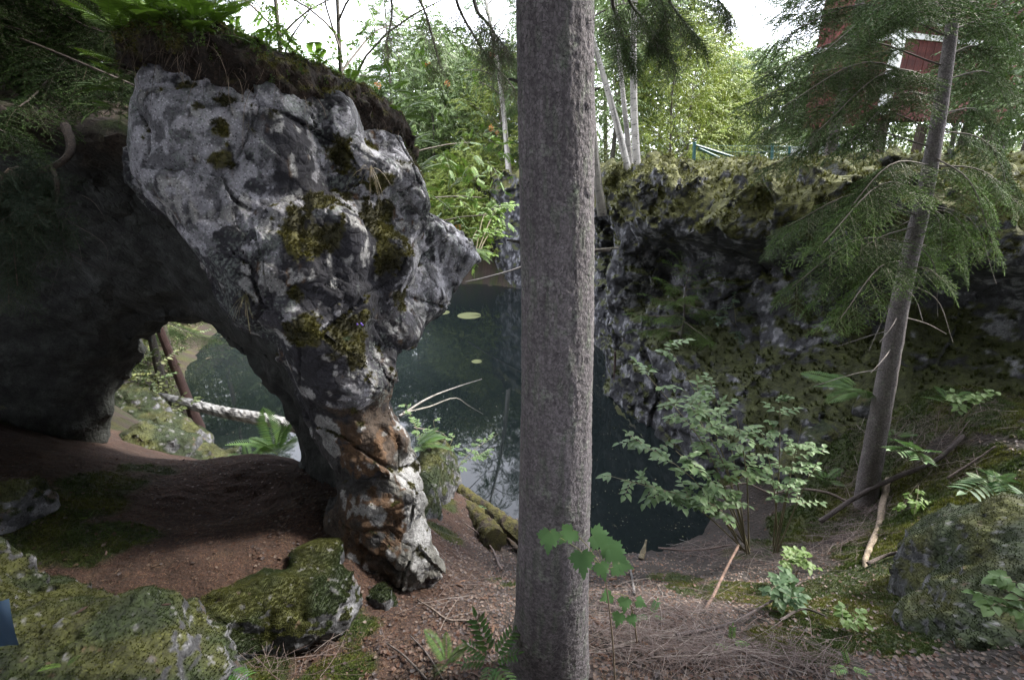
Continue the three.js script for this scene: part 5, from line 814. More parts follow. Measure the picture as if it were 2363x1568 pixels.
function blades(pos, n, len, label, group, A, B, seed, sagK = 0.6, dir0) {
  const g = new GB(), r = lcg(seed); for (let k = 0; k < n; k++) { const a = r() * 6.28, d = dir0 ? dir0.clone().add(rdir(r).multiplyScalar(0.7)).normalize() : V(Math.cos(a) * 0.6, 1, Math.sin(a) * 0.6).normalize(); g.tube(bend(V((r() - 0.5) * 0.03, 0, (r() - 0.5) * 0.03), d, len * (0.6 + 0.6 * r()), { n: 4, sag: sagK, r }), (t) => 0.0024 * (1 - 0.8 * t), 3, () => mix3(A, B, r()), 0, false); }
  const m = solo('grass_tuft', g.build(), M.leaf, label, 'grass', group); m.position.copy(pos); return m;
}
blades(at(568, 682, 2.83), 26, 0.13, 'dry grass tuft growing from a crack in the arch face', undefined, [0.30, 0.22, 0.13], [0.12, 0.15, 0.04], 5, 0.8, V(0, 0.3, 0.8));
blades(at(855, 390, 3.22), 18, 0.16, 'dry grass hanging over the moss on the arch face', undefined, [0.28, 0.2, 0.12], [0.2, 0.17, 0.07], 6, 0.9, V(0.2, 0.3, 0.8));
(function bellflower() {
  const t = thing('bellflower', 'tiny violet bellflowers on the moss ledge of the arch', 'flower', undefined, at(832, 760, 2.95)), r = lcg(3);
  const g = new GB(); for (const [x, y] of [[-0.012, 0.05], [0.012, 0.055], [0.02, 0.045]]) { g.tube([V(0, 0, 0), V(x * 0.5, y * 0.7, 0.01), V(x, y, 0.02)], 0.0007, 3, () => [0.08, 0.12, 0.04], 0, false); const c = V(x, y, 0.02); const b = new THREE.ConeGeometry(0.007, 0.014, 7, 1, true); b.rotateX(0.5); b.translate(c.x, c.y - 0.005, c.z); part(t, 'flower', b, leafMat(col(0.22, 0.14, 0.55), 0.3)); }
  part(t, 'stem', g.build(), M.leaf);
  blades(at(800, 785, 2.96), 40, 0.06, 'little green herb cushion on the ledge of the arch', undefined, [0.07, 0.12, 0.05], [0.12, 0.17, 0.08], 8, 0.5);
})();

// ------------------------------------------------------------------ logs, sticks, roots
function lay(list, lift) { return list.map(([px, py, zd]) => { if (zd) return at(px, py, zd); for (let s = 1.2, p; s < 12; s += 0.04) { p = at(px, py, s); if (p.y < groundH(p.x, p.z) + lift) return p.setY(groundH(p.x, p.z) + lift); } return at(px, py, 5); }); }
function stick(name, list, r0, r1, c, label, o = {}) {
  const pts = curve(lay(list, o.lift === undefined ? r0 * 0.8 : o.lift), o.n || 16), base = pts[0].clone(), g = new GB(); pts.forEach((p) => p.sub(base));
  g.tube(pts, (t) => lerp(r0, r1, t), o.sides || 7, o.cf || ((t, a, x, y, z) => { const k = 1 + 0.5 * fbm(x * 14, y * 14, z * 14, 3); return c.map((v) => v * k); }), o.wob === undefined ? 0.18 : o.wob);
  const m = solo(name, g.build(), o.mat || M.wood, label, o.cat || 'branch', o.group); m.position.copy(base); return m;
}
const mossLog = (base) => (t, a, x, y, z) => { const up = Math.sin(a), n = fbm(x * 7, y * 7, z * 7, 4), b = fbm(x * 30, y * 30, z * 30, 2), q = 1 + 0.5 * b; return mix3(base.map((v) => v * q), [0.19 * q, 0.175 * q, 0.03 * q], sst(-0.2, 0.1, n + 0.15)); };
stick('mossy_log', [[1023, 1100, 6.1], [1080, 1145, 5.6], [1150, 1195, 5.0], [1225, 1255, 4.45]], 0.075, 0.10, [0.1, 0.07, 0.05], 'long mossy log slanting down into the pond', { cf: mossLog([0.12, 0.085, 0.06]), sides: 16, n: 60, wob: 0.22, cat: 'log', mat: M.ground });
stick('mossy_log', [[1040, 1158, 5.4], [1090, 1180, 5.0], [1118, 1215, 4.65], [1142, 1250, 4.35]], 0.075, 0.14, [0.1, 0.07, 0.05], 'short thick mossy log with a broken end beside the long one', { cf: mossLog([0.12, 0.085, 0.06]), sides: 16, n: 50, wob: 0.25, cat: 'log', mat: M.ground });
stick('birch_log', [[290, 888, 9.0], [342, 910, 8.6], [430, 930, 8.2], [513, 950, 7.9], [610, 968, 7.6], [720, 992, 7.3], [860, 1030, 6.9]], 0.08, 0.125, [0.5, 0.5, 0.5], 'fallen white birch log lying across behind the arch', { cf: (t, a, x, y, z) => { const n = fbm(x * 5, y * 12, z * 12, 3); return mix3([0.60, 0.58, 0.55], t < 0.12 ? [0.22, 0.15, 0.10] : [0.06, 0.055, 0.05], Math.max(sst(0.12, 0.25, n) * (Math.sin(a * 1 + 2) > -0.3 ? 0.9 : 0.3), t < 0.1 ? 0.8 : 0)); }, sides: 16, n: 90, wob: 0.12, cat: 'log', mat: M.rock });
stick('leaning_stick', [[1704, 1258, 3.9], [1672, 1320, 3.4], [1648, 1370, 3.0], [1628, 1405, 2.75]], 0.013, 0.011, [0.26, 0.165, 0.125], 'reddish stick propped upright in the brush below the shrub');
stick('bare_root', [[2052, 1105, 4.9], [2040, 1150, 4.65], [2030, 1207, 4.3], [2005, 1270, 3.8], [1998, 1300, 3.6], [2012, 1345, 3.3]], 0.035, 0.02, [0.42, 0.33, 0.24], 'pale bare root winding down from the slender spruce', { wob: 0.35, n: 30, sides: 9, cat: 'root' });
stick('bare_root', [[2065, 1180, 4.6], [2035, 1195, 4.5], [1995, 1190, 4.65]], 0.02, 0.012, [0.36, 0.29, 0.22], 'short pale root crossing at the foot of the slender spruce', { cat: 'root', wob: 0.3 });
stick('fallen_branch', [[1893, 1203, 4.7], [1985, 1141, 4.75], [2070, 1100, 4.7], [2160, 1062, 4.6], [2225, 1005, 4.7]], 0.028, 0.022, [0.15, 0.12, 0.11], 'long dark fallen branch climbing past the slender spruce');
stick('fallen_branch', [[1668, 1124, 5.2], [1722, 1115, 5.2], [1779, 1137, 5.1], [1840, 1128, 5.0], [1905, 1135, 4.9], [1958, 1158, 4.8]], 0.010, 0.018, [0.33, 0.26, 0.21], 'pale curved fallen branch behind the leafy shrub');
stick('fallen_branch', [[2002, 1302, 0], [2050, 1280, 0], [2130, 1272, 0]], 0.016, 0.012, [0.17, 0.13, 0.11], 'dark branch beside the end of the pale root', { lift: 0.05 });
stick('fallen_branch', [[2186, 1105, 0], [2240, 1070, 0], [2294, 1040, 0]], 0.013, 0.008, [0.26, 0.2, 0.17], 'thin fallen branch high on the mossy slope', { lift: 0.08 });
stick('fallen_branch', [[964, 1388, 0], [1000, 1412, 0], [1035, 1430, 0], [1080, 1440, 0], [1122, 1446, 0]], 0.006, 0.009, [0.40, 0.31, 0.25], 'pale bent stick on the needles left of the big trunk', { lift: 0.02 });
stick('fallen_branch', [[1084, 1440, 0], [1100, 1432, 2.3], [1108, 1414, 2.28]], 0.006, 0.004, [0.38, 0.3, 0.25], 'short fork rising from the pale bent stick', { lift: 0.03 });
stick('fallen_branch', [[1072, 1208, 0], [1100, 1228, 0], [1130, 1258, 0], [1150, 1300, 0], [1158, 1318, 0]], 0.008, 0.012, [0.24, 0.18, 0.16], 'thin grey stick on the leaf litter below the logs', { lift: 0.05 });
stick('fallen_branch', [[892, 1483, 0], [935, 1525, 0], [985, 1575, 0]], 0.005, 0.006, [0.22, 0.18, 0.16], 'thin stick running to the lower edge left of the small fern', { lift: 0.02 });
stick('fallen_branch', [[946, 1470, 0], [985, 1515, 0], [1022, 1570, 0]], 0.004, 0.005, [0.22, 0.18, 0.16], 'thin stick running to the lower edge through the small fern', { lift: 0.02 });
stick('fallen_branch', [[1455, 1318, 0], [1460, 1345, 0], [1464, 1372, 0]], 0.012, 0.011, [0.24, 0.22, 0.21], 'grey broken stick lying behind the maple seedling', { lift: 0.05 });
stick('fallen_branch', [[1520, 1265, 0], [1600, 1270, 0], [1690, 1258, 0]], 0.013, 0.010, [0.24, 0.17, 0.14], 'straight brown branch lying along the water below the shrub', { lift: 0.08 });
stick('fallen_branch', [[1480, 1290, 0], [1492, 1245, 5.0]], 0.035, 0.01, [0.30, 0.25, 0.16], 'broken stump spike at the water behind the maple leaves', { lift: 0.0, sides: 9, wob: 0.4 });
stick('fallen_branch', [[1405, 1135, 9.5], [1440, 1010, 9.6], [1480, 930, 9.7], [1555, 830, 10.0]], 0.02, 0.008, [0.2, 0.17, 0.15], 'thin dead pole leaning on the cliff beside the big trunk', { sides: 5 });
stick('fallen_branch', [[1417, 895, 9.9], [1420, 810, 9.9]], 0.03, 0.025, [0.16, 0.11, 0.10], 'short dark dead stem standing at the cliff foot', { sides: 7 });
stick('fallen_branch', [[1378, 578, 8.5], [1408, 578, 8.5]], 0.025, 0.02, [0.2, 0.16, 0.13], 'broken branch end sticking out of the cliff edge', { sides: 7 });
stick('fallen_branch', [[1800, 1432, 0], [1860, 1408, 0], [1905, 1420, 0]], 0.008, 0.006, [0.2, 0.16, 0.14], 'dark twig bowed over the moss in the brush', { lift: 0.06 });
stick('fallen_branch', [[1560, 1470, 0], [1680, 1442, 0], [1770, 1400, 0], [1850, 1345, 0]], 0.010, 0.006, [0.17, 0.13, 0.12], 'long dark branch across the middle of the brush', { lift: 0.09 });
stick('fallen_branch', [[1400, 1500, 0], [1520, 1470, 0], [1640, 1480, 0], [1760, 1530, 0]], 0.009, 0.006, [0.27, 0.22, 0.19], 'pale grey branch across the near brush', { lift: 0.07 });
stick('fallen_branch', [[1380, 1390, 0], [1450, 1410, 0], [1530, 1440, 0]], 0.011, 0.008, [0.28, 0.2, 0.16], 'stout brown stick beside the big trunk', { lift: 0.03 });
// fallen sapling over the pond
stick('fallen_branch', [[922, 960, 6.5], [987, 919, 7.2], [1056, 892, 8.0], [1112, 874, 8.6]], 0.022, 0.006, [0.42, 0.38, 0.34], 'pale bare branch reaching out over the pond, the upper one', { sides: 6 });
stick('fallen_branch', [[930, 952, 6.5], [990, 938, 7.0], [1052, 918, 7.5], [1080, 935, 7.7], [1115, 955, 7.8]], 0.016, 0.005, [0.36, 0.33, 0.28], 'pale bare branch reaching out over the pond, the lower one', { sides: 6 });
stick('fallen_branch', [[955, 986, 6.6], [1018, 998, 6.9], [1040, 1016, 6.9]], 0.010, 0.004, [0.30, 0.25, 0.22], 'short dark branch low over the pond', { sides: 6 });
stick('fallen_branch', [[1075, 650, 17], [1120, 640, 16.5], [1185, 622, 16], [1205, 615, 15.9]], 0.02, 0.04, [0.26, 0.23, 0.2], 'bare branch hanging over the far water beside the big trunk', { sides: 6 });
// curved root at the cave roof
stick('tree_root', [[150, 290, 3.2], [163, 330, 3.12], [155, 362, 3.05], [120, 385, 3.0], [60, 410, 2.95]], 0.026, 0.014, [0.14, 0.105, 0.08], 'thick bent root hanging at the roof of the cave', { sides: 9, cat: 'root', n: 24 });
stick('tree_root', [[120, 385, 3.0], [132, 430, 2.95], [120, 480, 2.95], [70, 500, 2.9]], 0.014, 0.007, [0.15, 0.12, 0.09], 'thin root curving through the juniper', { sides: 7, cat: 'root', n: 20 });

(function brushwood() {   // twigs and sticks heaped on the bank
  const g = new GB(), r = lcg(88);
  const spots = [[1500, 1480, 160, 60, 240], [1650, 1520, 200, 50, 220], [1450, 1400, 80, 60, 60], [1600, 1420, 140, 50, 110], [1800, 1290, 150, 35, 160], [1950, 1240, 80, 40, 110], [1650, 1275, 120, 20, 90], [1850, 1540, 120, 30, 60], [2010, 1190, 50, 25, 70], [2150, 1000, 100, 50, 50], [2250, 950, 100, 60, 60], [2050, 1020, 80, 50, 90], [2150, 1080, 100, 60, 60], [1950, 1120, 60, 40, 50], [1100, 1350, 120, 90, 50], [700, 1530, 200, 40, 30], [320, 900, 40, 20, 30]];
  for (const [cx, cy, wx, wy, n] of spots) for (let k = 0; k < n * 1.6; k++) {
    const px = cx + (r() + r() + r() - 1.5) * wx, py = cy + (r() + r() + r() - 1.5) * wy, p = lay([[px, py, 0]], 0)[0]; if (p.y < 0.02) continue;
    const a = r() * 6.28, L = 0.15 + 0.6 * r() * r(), d = V(Math.cos(a), 0, Math.sin(a)), pts = [], cv = (r() - 0.5) * 0.5, up = 0.01 + 0.09 * r(), tl = (r() - 0.5) * 0.25;
    for (let q = 0; q <= 5; q++) { const t = q / 5 - 0.5, x = p.x + d.x * L * t - d.z * cv * L * t * t, z = p.z + d.z * L * t + d.x * cv * L * t * t; pts.push(V(x, Math.max(groundH(x, z) + 0.004, p.y + (groundH(x, z) - p.y) * 0.7 + up + tl * L * t), z)); }
    const ra = 0.0011 + 0.0034 * r() * r() * r(), c = r() < 0.5 ? [0.125, 0.095, 0.085] : r() < 0.6 ? [0.08, 0.055, 0.047] : [0.20, 0.17, 0.15];
    g.tube(pts, (t) => ra * (1 - 0.5 * t), 4, () => c, 0, false);
  }
  const m = solo('brushwood', g.build(), M.twig, 'tangle of dry twigs and brush scattered over the bank', 'brushwood'); m.userData.kind = 'stuff';
})();
console.log('sticks');

// ------------------------------------------------------------------ leafy shrub on the bank
function leafGeoSet(L, W, A, B, seed) { const r = lcg(seed); return [0, 1, 2].map(() => { const g = new GB(); leafInto(g, V(0, 0, 0), V(1, 0, 0), V(0, 1, 0), L * (0.8 + 0.4 * r()), W, mix3(A, B, r()), 0.15 + 0.2 * r(), [0.3, 0.46, 0.44]); return g.build(); }); }
function shrub(name, base, tips, o, label) {
  const t = thing(name, label, 'shrub', o.group, base), r = lcg(o.seed), set = leafGeoSet(o.L, o.W, o.A, o.B, o.seed), wood = [];
  const M4 = [];
  for (const tip of tips) {
    const e = at(...tip).sub(base), L = e.length(), b = V((r() - 0.5) * 0.12, 0, (r() - 0.5) * 0.12), mid = b.clone().lerp(e, 0.5).add(V(0, 0.10 * L, 0)), pts = curve([b, mid, e], 14), g = new GB();
    g.tube(pts, (k) => (o.rad || 0.009) * (1 - 0.75 * k), 6, () => o.stem || [0.15, 0.13, 0.08], 0.1);
    for (let k = 0; k < Math.round(L * (o.side || 9)); k++) {
      const u = (o.bare || 0.35) + (1 - (o.bare || 0.35)) * r(), i = Math.min(13, Math.floor(u * 14)), p = pts[i].clone().lerp(pts[i + 1], u * 14 - i), T = pts[i + 1].clone().sub(pts[i]).normalize(), d = rdir(r); d.y = d.y * 0.35; d.addScaledVector(T, 0.5).normalize();
      const sl = (o.sl || 0.22) * (0.5 + 0.8 * r()) * (1.1 - 0.5 * u), tw = bend(p, d, sl, { n: 4, sag: 0.15, r }); g.tube(tw, (q) => 0.0028 * (1 - 0.5 * q), 3, () => o.stem || [0.15, 0.13, 0.08], 0, false);
      const n = 3 + Math.round(sl / (o.gap || 0.04));
      for (let q = 0; q < n; q++) { const w = (q + 1) / n, j = Math.min(3, Math.floor(w * 4)), pp = tw[j].clone().lerp(tw[j + 1], Math.min(1, w * 4 - j)), s = q % 2 ? 1 : -1, S = V().crossVectors(V(0, 1, 0), d).normalize().multiplyScalar(s), dd = q === n - 1 ? d.clone() : S.multiplyScalar(0.8).addScaledVector(d, 0.6); dd.add(V(0, -0.1 + 0.25 * (r() - 0.5), 0)).normalize(); M4.push(mat4(pp, dd, V((r() - 0.5) * 0.7, 1, (r() - 0.5) * 0.7), 0.75 + 0.5 * r())); }
    }
    part(t, 'stem', g.build(), M.twig);
  }
  M4.sort((a, b) => (a.elements[14] < b.elements[14] ? 1 : -1));
  M4.slice(0, 300).forEach((m, k) => { const l = part(t, 'leaf', set[k % 3], M.leaf); l.applyMatrix4(m); });
  if (M4.length > 300) inst(t, 'leaves', set[0], M.leaf, M4.slice(300), needleColors(r, 20, 0.8, 1.2));
  return t;
}
shrub('willow_shrub', at(1722, 1272, 4.3), [[1540, 790, 4.3], [1490, 860, 4.1], [1400, 1095, 4.0], [1445, 1000, 4.0], [1590, 930, 4.0], [1640, 880, 4.4], [1700, 960, 4.0], [1500, 1120, 3.9], [1560, 1040, 3.8], [1620, 1150, 3.8]], { seed: 5, L: 0.075, W: 0.05, A: [0.07, 0.125, 0.045], B: [0.12, 0.19, 0.07], side: 6.5, sl: 0.26, bare: 0.36, gap: 0.055 }, 'tall leafy green willow shrub leaning over the dark water');
shrub('willow_shrub', at(1790, 1268, 4.4), [[1800, 920, 4.4], [1850, 980, 4.2], [1900, 1040, 4.3], [1760, 1000, 4.5], [1830, 1070, 4.1]], { seed: 6, L: 0.07, W: 0.046, A: [0.08, 0.14, 0.05], B: [0.13, 0.21, 0.08], side: 6.5, sl: 0.24, bare: 0.4, gap: 0.055 }, 'smaller leafy shrub between the willow and the slender spruce');
shrub('leafy_seedling', lay([[1840, 1330, 0]], 0)[0], [[1835, 1275, 3.3], [1870, 1290, 3.2], [1800, 1290, 3.3]], { seed: 9, L: 0.05, W: 0.04, A: [0.08, 0.15, 0.035], B: [0.12, 0.19, 0.04], side: 8, sl: 0.12, rad: 0.003 }, 'small leafy seedling in front of the shrub');
shrub('leafy_seedling', lay([[1795, 1400, 0]], 0)[0], [[1800, 1330, 2.7], [1850, 1345, 2.6], [1780, 1360, 2.5], [1830, 1380, 2.5]], { seed: 10, L: 0.055, W: 0.042, A: [0.06, 0.12, 0.045], B: [0.09, 0.16, 0.06], side: 8, sl: 0.12, rad: 0.003 }, 'bluish green leafy seedling on the moss in the brush');
shrub('leafy_seedling', lay([[1960, 1445, 0]], 0)[0], [[1935, 1430, 2.2], [1975, 1450, 2.15]], { seed: 11, L: 0.05, W: 0.04, A: [0.09, 0.165, 0.035], B: [0.13, 0.21, 0.04], side: 9, sl: 0.09, rad: 0.003 }, 'bright little seedling on the round moss cushion');
shrub('leafy_seedling', V(2.75, 2.62, -1.78), [[2270, 1340, 1.95], [2330, 1330, 1.9], [2290, 1390, 1.85], [2340, 1400, 1.85], [2250, 1360, 2.0]], { seed: 12, L: 0.055, W: 0.048, A: [0.09, 0.165, 0.04], B: [0.13, 0.21, 0.055], side: 6, sl: 0.14, rad: 0.003, bare: 0.4 }, 'bright leafy seedling on the dark boulder');
shrub('leafy_seedling', lay([[2220, 985, 0]], 0)[0], [[2200, 910, 4.7], [2260, 925, 4.6], [2300, 905, 4.7]], { seed: 13, L: 0.08, W: 0.06, A: [0.12, 0.19, 0.05], B: [0.17, 0.25, 0.07], side: 8, sl: 0.15, rad: 0.005, bare: 0.5 }, 'pale green seedling on the leaf litter under the cliff');
shrub('leafy_seedling', lay([[2120, 1120, 0]], 0)[0], [[2110, 1190, 4.0], [2080, 1180, 4.2]], { seed: 14, L: 0.05, W: 0.04, A: [0.15, 0.25, 0.05], B: [0.2, 0.3, 0.06], side: 8, sl: 0.1, rad: 0.003 }, 'sunlit little plant right of the pale root');
shrub('bank_bush', V(-1.1, 0.3, -6.2), [[935, 930, 6.3], [960, 1000, 6.2], [990, 1060, 6.2], [1000, 970, 6.8], [1050, 1000, 6.8], [1120, 1040, 6.6], [1150, 1000, 7.0]], { seed: 15, L: 0.06, W: 0.04, A: [0.10, 0.17, 0.05], B: [0.15, 0.22, 0.08], side: 7, sl: 0.2, rad: 0.006 }, 'thin green bush leaning over the water beside the arch foot');
shrub('cliff_bush', at(1090, 600, 5.2), [[1130, 480, 6.5], [1100, 530, 5.6], [1160, 530, 6.4], [1180, 470, 7], [1120, 580, 6]], { seed: 16, L: 0.06, W: 0.045, A: [0.13, 0.22, 0.035], B: [0.2, 0.3, 0.05], side: 7, sl: 0.26, rad: 0.008 }, 'bright green bush behind the tip of the arch');
shrub('cliff_bush', at(1700, 760, 8.2), [[1690, 690, 8], [1740, 720, 8], [1660, 730, 8], [1720, 780, 7.9]], { seed: 18, L: 0.05, W: 0.04, A: [0.07, 0.12, 0.07], B: [0.11, 0.16, 0.10], side: 14, sl: 0.25, rad: 0.006, bare: 0.2 }, 'grey green bush clinging to the hollow of the cliff');

// small spruce on the cliff
spruce(at(1570, 790, 8.6), 1.5, { label: 'small half dead spruce growing on the cliff under the brow', seed: 401, len: 0.75, from: 0.12, gap: 0.07, step: 0.09, size: 0.75, hang: -0.4, rad: 0.02, spray: SPRAY[2] });

// ------------------------------------------------------------------ maple seedling in front of the big trunk
const mapleShape = (() => { const h = [[0, -0.02], [0.10, -0.10], [0.30, -0.16], [0.27, -0.05], [0.46, 0.0], [0.44, 0.08], [0.60, 0.16], [0.46, 0.24], [0.50, 0.34], [0.34, 0.36], [0.42, 0.52], [0.33, 0.54], [0.34, 0.66], [0.22, 0.58], [0.16, 0.54], [0.20, 0.74], [0.12, 0.74], [0.08, 0.90], [0, 1.02]]; const s = new THREE.Shape(); s.moveTo(h[0][0], h[0][1]); for (const q of h.slice(1)) s.lineTo(q[0], q[1]); for (const q of h.slice(0, -1).reverse()) s.lineTo(-q[0], q[1]); return s; })();
const mapleLeaf = (() => { const g = new THREE.ShapeGeometry(mapleShape); const p = g.attributes.position, c = []; for (let i = 0; i < p.count; i++) { const x = p.getX(i), y = p.getY(i); p.setZ(i, -0.25 * x * x - 0.12 * y * y + 0.03 * Math.sin(x * 9 + y * 5)); const k = 1 - 0.25 * Math.hypot(x, y - 0.3); c.push(0.11 * k, 0.225 * k, 0.075 * k); } g.setAttribute('color', new THREE.Float32BufferAttribute(c, 3)); g.computeVertexNormals(); return g; })();
function maple(base, stemPts, leaves, label) {
  const t = thing('maple_seedling', label, 'seedling', undefined, base), g = new GB(), pts = curve(stemPts.map((q) => at(...q).sub(base)), 16); g.tube(pts, (k) => 0.0042 * (1 - 0.5 * k), 6, () => [0.20, 0.15, 0.10], 0.1); part(t, 'stem', g.build(), M.twig);
  for (const [px, py, zd, size, rot, tilt, yaw] of leaves) {
    const p = at(px, py, zd).sub(base), l = part(t, 'leaf', mapleLeaf, M.leaf); l.position.copy(p); l.rotation.set(tilt, yaw || 0, rot, 'YXZ'); l.scale.setScalar(size * 0.78);
    const near = pts.reduce((a, b) => (b.distanceTo(p) < a.distanceTo(p) ? b : a)), s = new GB(); s.tube([near, near.clone().lerp(p, 0.5).add(V(0, 0.01, 0)), p], 0.0012, 4, () => [0.16, 0.16, 0.06], 0, false); part(t, 'leaf_stalk', s.build(), M.twig);
  }
}
maple(at(1420, 1590, 1.55), [[1420, 1590, 1.55], [1414, 1480, 1.52], [1402, 1370, 1.5], [1392, 1310, 1.5]], [[1268, 1225, 1.46, 0.105, Math.PI * 0.97, -0.7], [1322, 1222, 1.5, 0.095, 2.3, -1.0], [1342, 1275, 1.44, 0.115, Math.PI * 1.02, -0.75], [1368, 1235, 1.45, 0.11, 4.4, -0.8], [1395, 1258, 1.48, 0.10, 4.2, -0.9], [1408, 1265, 1.46, 0.11, 4.0, -0.75], [1385, 1300, 1.48, 0.08, 3.4, -0.9], [1415, 1308, 1.52, 0.07, 4.2, -0.9], [1432, 1300, 1.5, 0.07, 4.4, -0.8]], 'maple seedling with broad pointed leaves held against the big trunk');
maple(lay([[1470, 1480, 0]], 0)[0], [[1470, 1480, 1.9], [1462, 1420, 1.88], [1450, 1375, 1.85]], [[1410, 1372, 1.85, 0.08, 2.0, -0.9], [1442, 1380, 1.85, 0.085, 3.0, -0.9], [1470, 1385, 1.88, 0.07, 4.2, -0.9], [1430, 1415, 1.85, 0.085, 2.8, -0.8], [1455, 1420, 1.85, 0.07, 3.5, -0.9]], 'smaller maple seedling low among the litter beside the big trunk');

// rowan seedlings
function seedling(base, fronds, size, label, A, seed) {
  const t = thing('rowan_seedling', label, 'seedling', undefined, base), r = lcg(seed), top = fronds.map((f) => at(...f).sub(base)), g = new GB(), mean = top.reduce((a, b) => a.add(b), V(0, 0, 0)).multiplyScalar(0.75 / top.length); g.tube([V(0, 0, 0), mean.clone().multiplyScalar(0.6), mean], (k) => 0.003 * (1 - 0.5 * k), 5, () => [0.14, 0.10, 0.08], 0.1); part(t, 'stem', g.build(), M.twig);
  for (const e of top) { const l = new GB(), d = e.clone().sub(mean).normalize(), n = V(0, 1, 0).addScaledVector(d, -d.y); if (n.lengthSq() < 0.05) n.set(0, 0.2, 1); n.normalize(); rowanLeafInto(l, mean, d, n, Math.max(size, e.distanceTo(mean)), A, r); part(t, 'leaf', l.build(), M.leaf); }
}
seedling(at(1142, 1600, 1.62), [[1105, 1425, 1.72], [1180, 1450, 1.7], [1085, 1480, 1.65], [1185, 1500, 1.6], [1080, 1520, 1.62], [1120, 1570, 1.5], [1180, 1570, 1.48]], 0.13, 'rowan seedling at the lower edge left of the big trunk', [0.075, 0.15, 0.035], 1);
seedling(lay([[2110, 1090, 0]], 0)[0], [[2070, 1022, 4.1], [2155, 1028, 4.05], [2085, 1010, 4.2], [2135, 1045, 3.95], [2110, 1010, 4.1]], 0.12, 'rowan seedling spread flat on the slope right of the slender spruce', [0.10, 0.19, 0.06], 2);
seedling(lay([[2300, 1130, 0]], 0)[0], [[2240, 1112, 3.2], [2330, 1090, 3.2], [2280, 1075, 3.3], [2350, 1130, 3.05]], 0.12, 'rowan seedling on the mossy slope by the picture edge', [0.07, 0.14, 0.045], 3);
seedling(lay([[1690, 1500, 0]], 0)[0], [[1650, 1490, 2.0], [1720, 1480, 2.0], [1690, 1460, 2.05]], 0.08, 'tiny rowan seedling in the near brush', [0.13, 0.24, 0.06], 4);
seedling(lay([[1960, 1560, 0]], 0)[0], [[1930, 1540, 1.7], [1990, 1545, 1.7], [1955, 1515, 1.75]], 0.07, 'tiny bright seedling at the lower edge below the dark boulder', [0.14, 0.25, 0.06], 5);
seedling(lay([[1500, 1440, 0]], 0)[0], [[1475, 1420, 2.4], [1525, 1425, 2.4], [1510, 1400, 2.45]], 0.1, 'rowan seedling behind the maple seedlings', [0.09, 0.17, 0.06], 6);
seedling(lay([[520, 1580, 0]], 0)[0], [[490, 1550, 1.7], [560, 1550, 1.68], [525, 1535, 1.72]], 0.06, 'little star shaped seedling at the lower edge below the mossy boulder', [0.09, 0.19, 0.05], 7);
seedling(at(1078, 1195, 5.0), [[1040, 1165, 5.2], [1110, 1165, 5.1], [1070, 1150, 5.3]], 0.16, 'rowan seedling growing on the short mossy log', [0.11, 0.2, 0.06], 8);

// ferns on the ground
fern(lay([[1030, 1545, 0]], 0.01)[0], 5, 0.34, 'small lady fern on the needles left of the big trunk', undefined, { set: FROND_BIG, tilt: 0.85 });
fern(at(1985, 905, 5.3), 9, 0.95, 'large fern drooping from the cliff foot beside the slender spruce', undefined, { set: FROND_BIG, az: 3.0, spread: 2.8, tilt: 0.25 });
fern(at(640, 1050, 5.3), 10, 0.9, 'dense fern behind the arch floor over the birch log', undefined, { set: FROND_BIG, tilt: 0.9 });
fern(at(575, 1068, 5.4), 6, 0.55, 'smaller fern at the lip of the hollow under the arch', undefined, { set: FROND_BIG, tilt: 0.7 });
fern(at(955, 1035, 5.2), 7, 0.75, 'fern on the bank between the arch foot and the water', undefined, { set: FROND_BIG, az: 0.3, spread: 2.6, tilt: 0.5 });
fern(lay([[1760, 1110, 0]], 0.1)[0], 6, 0.7, 'fern in the shade behind the two shrubs', undefined, { set: FROND_BIG });
fern(lay([[2290, 1130, 0]], 0.05)[0], 7, 0.42, 'fern on the mossy slope near the picture edge', undefined, { set: FROND_BIG });
fern(lay([[2062, 1015, 0]], 0.05)[0], 6, 0.5, 'fern on the dark litter right behind the slender spruce', undefined, { set: FROND_BIG });
fern(lay([[2190, 935, 0]], 0.05)[0], 6, 0.5, 'fern on the upper slope under the cliff', undefined, { set: FROND_BIG });
fern(lay([[1905, 1110, 0]], 0.05)[0], 5, 0.45, 'fern between the smaller shrub and the slender spruce', undefined, { set: FROND_BIG });
fern(at(1640, 560, 9.0), 4, 0.6, 'small fern in a crack under the mossy brow', undefined, {});
fern(at(1690, 530, 8.6), 5, 0.7, 'small fern on the brow of the cliff', undefined, {});
fern(at(205, 1195, 2.75), 2, 0.2, 'tiny fern on the moss patch before the cave', undefined, { tilt: 0.9 });
fern(at(150, 1535, 1.35), 2, 0.25, 'tiny fern on the big moss topped boulder', undefined, { tilt: 0.9 });

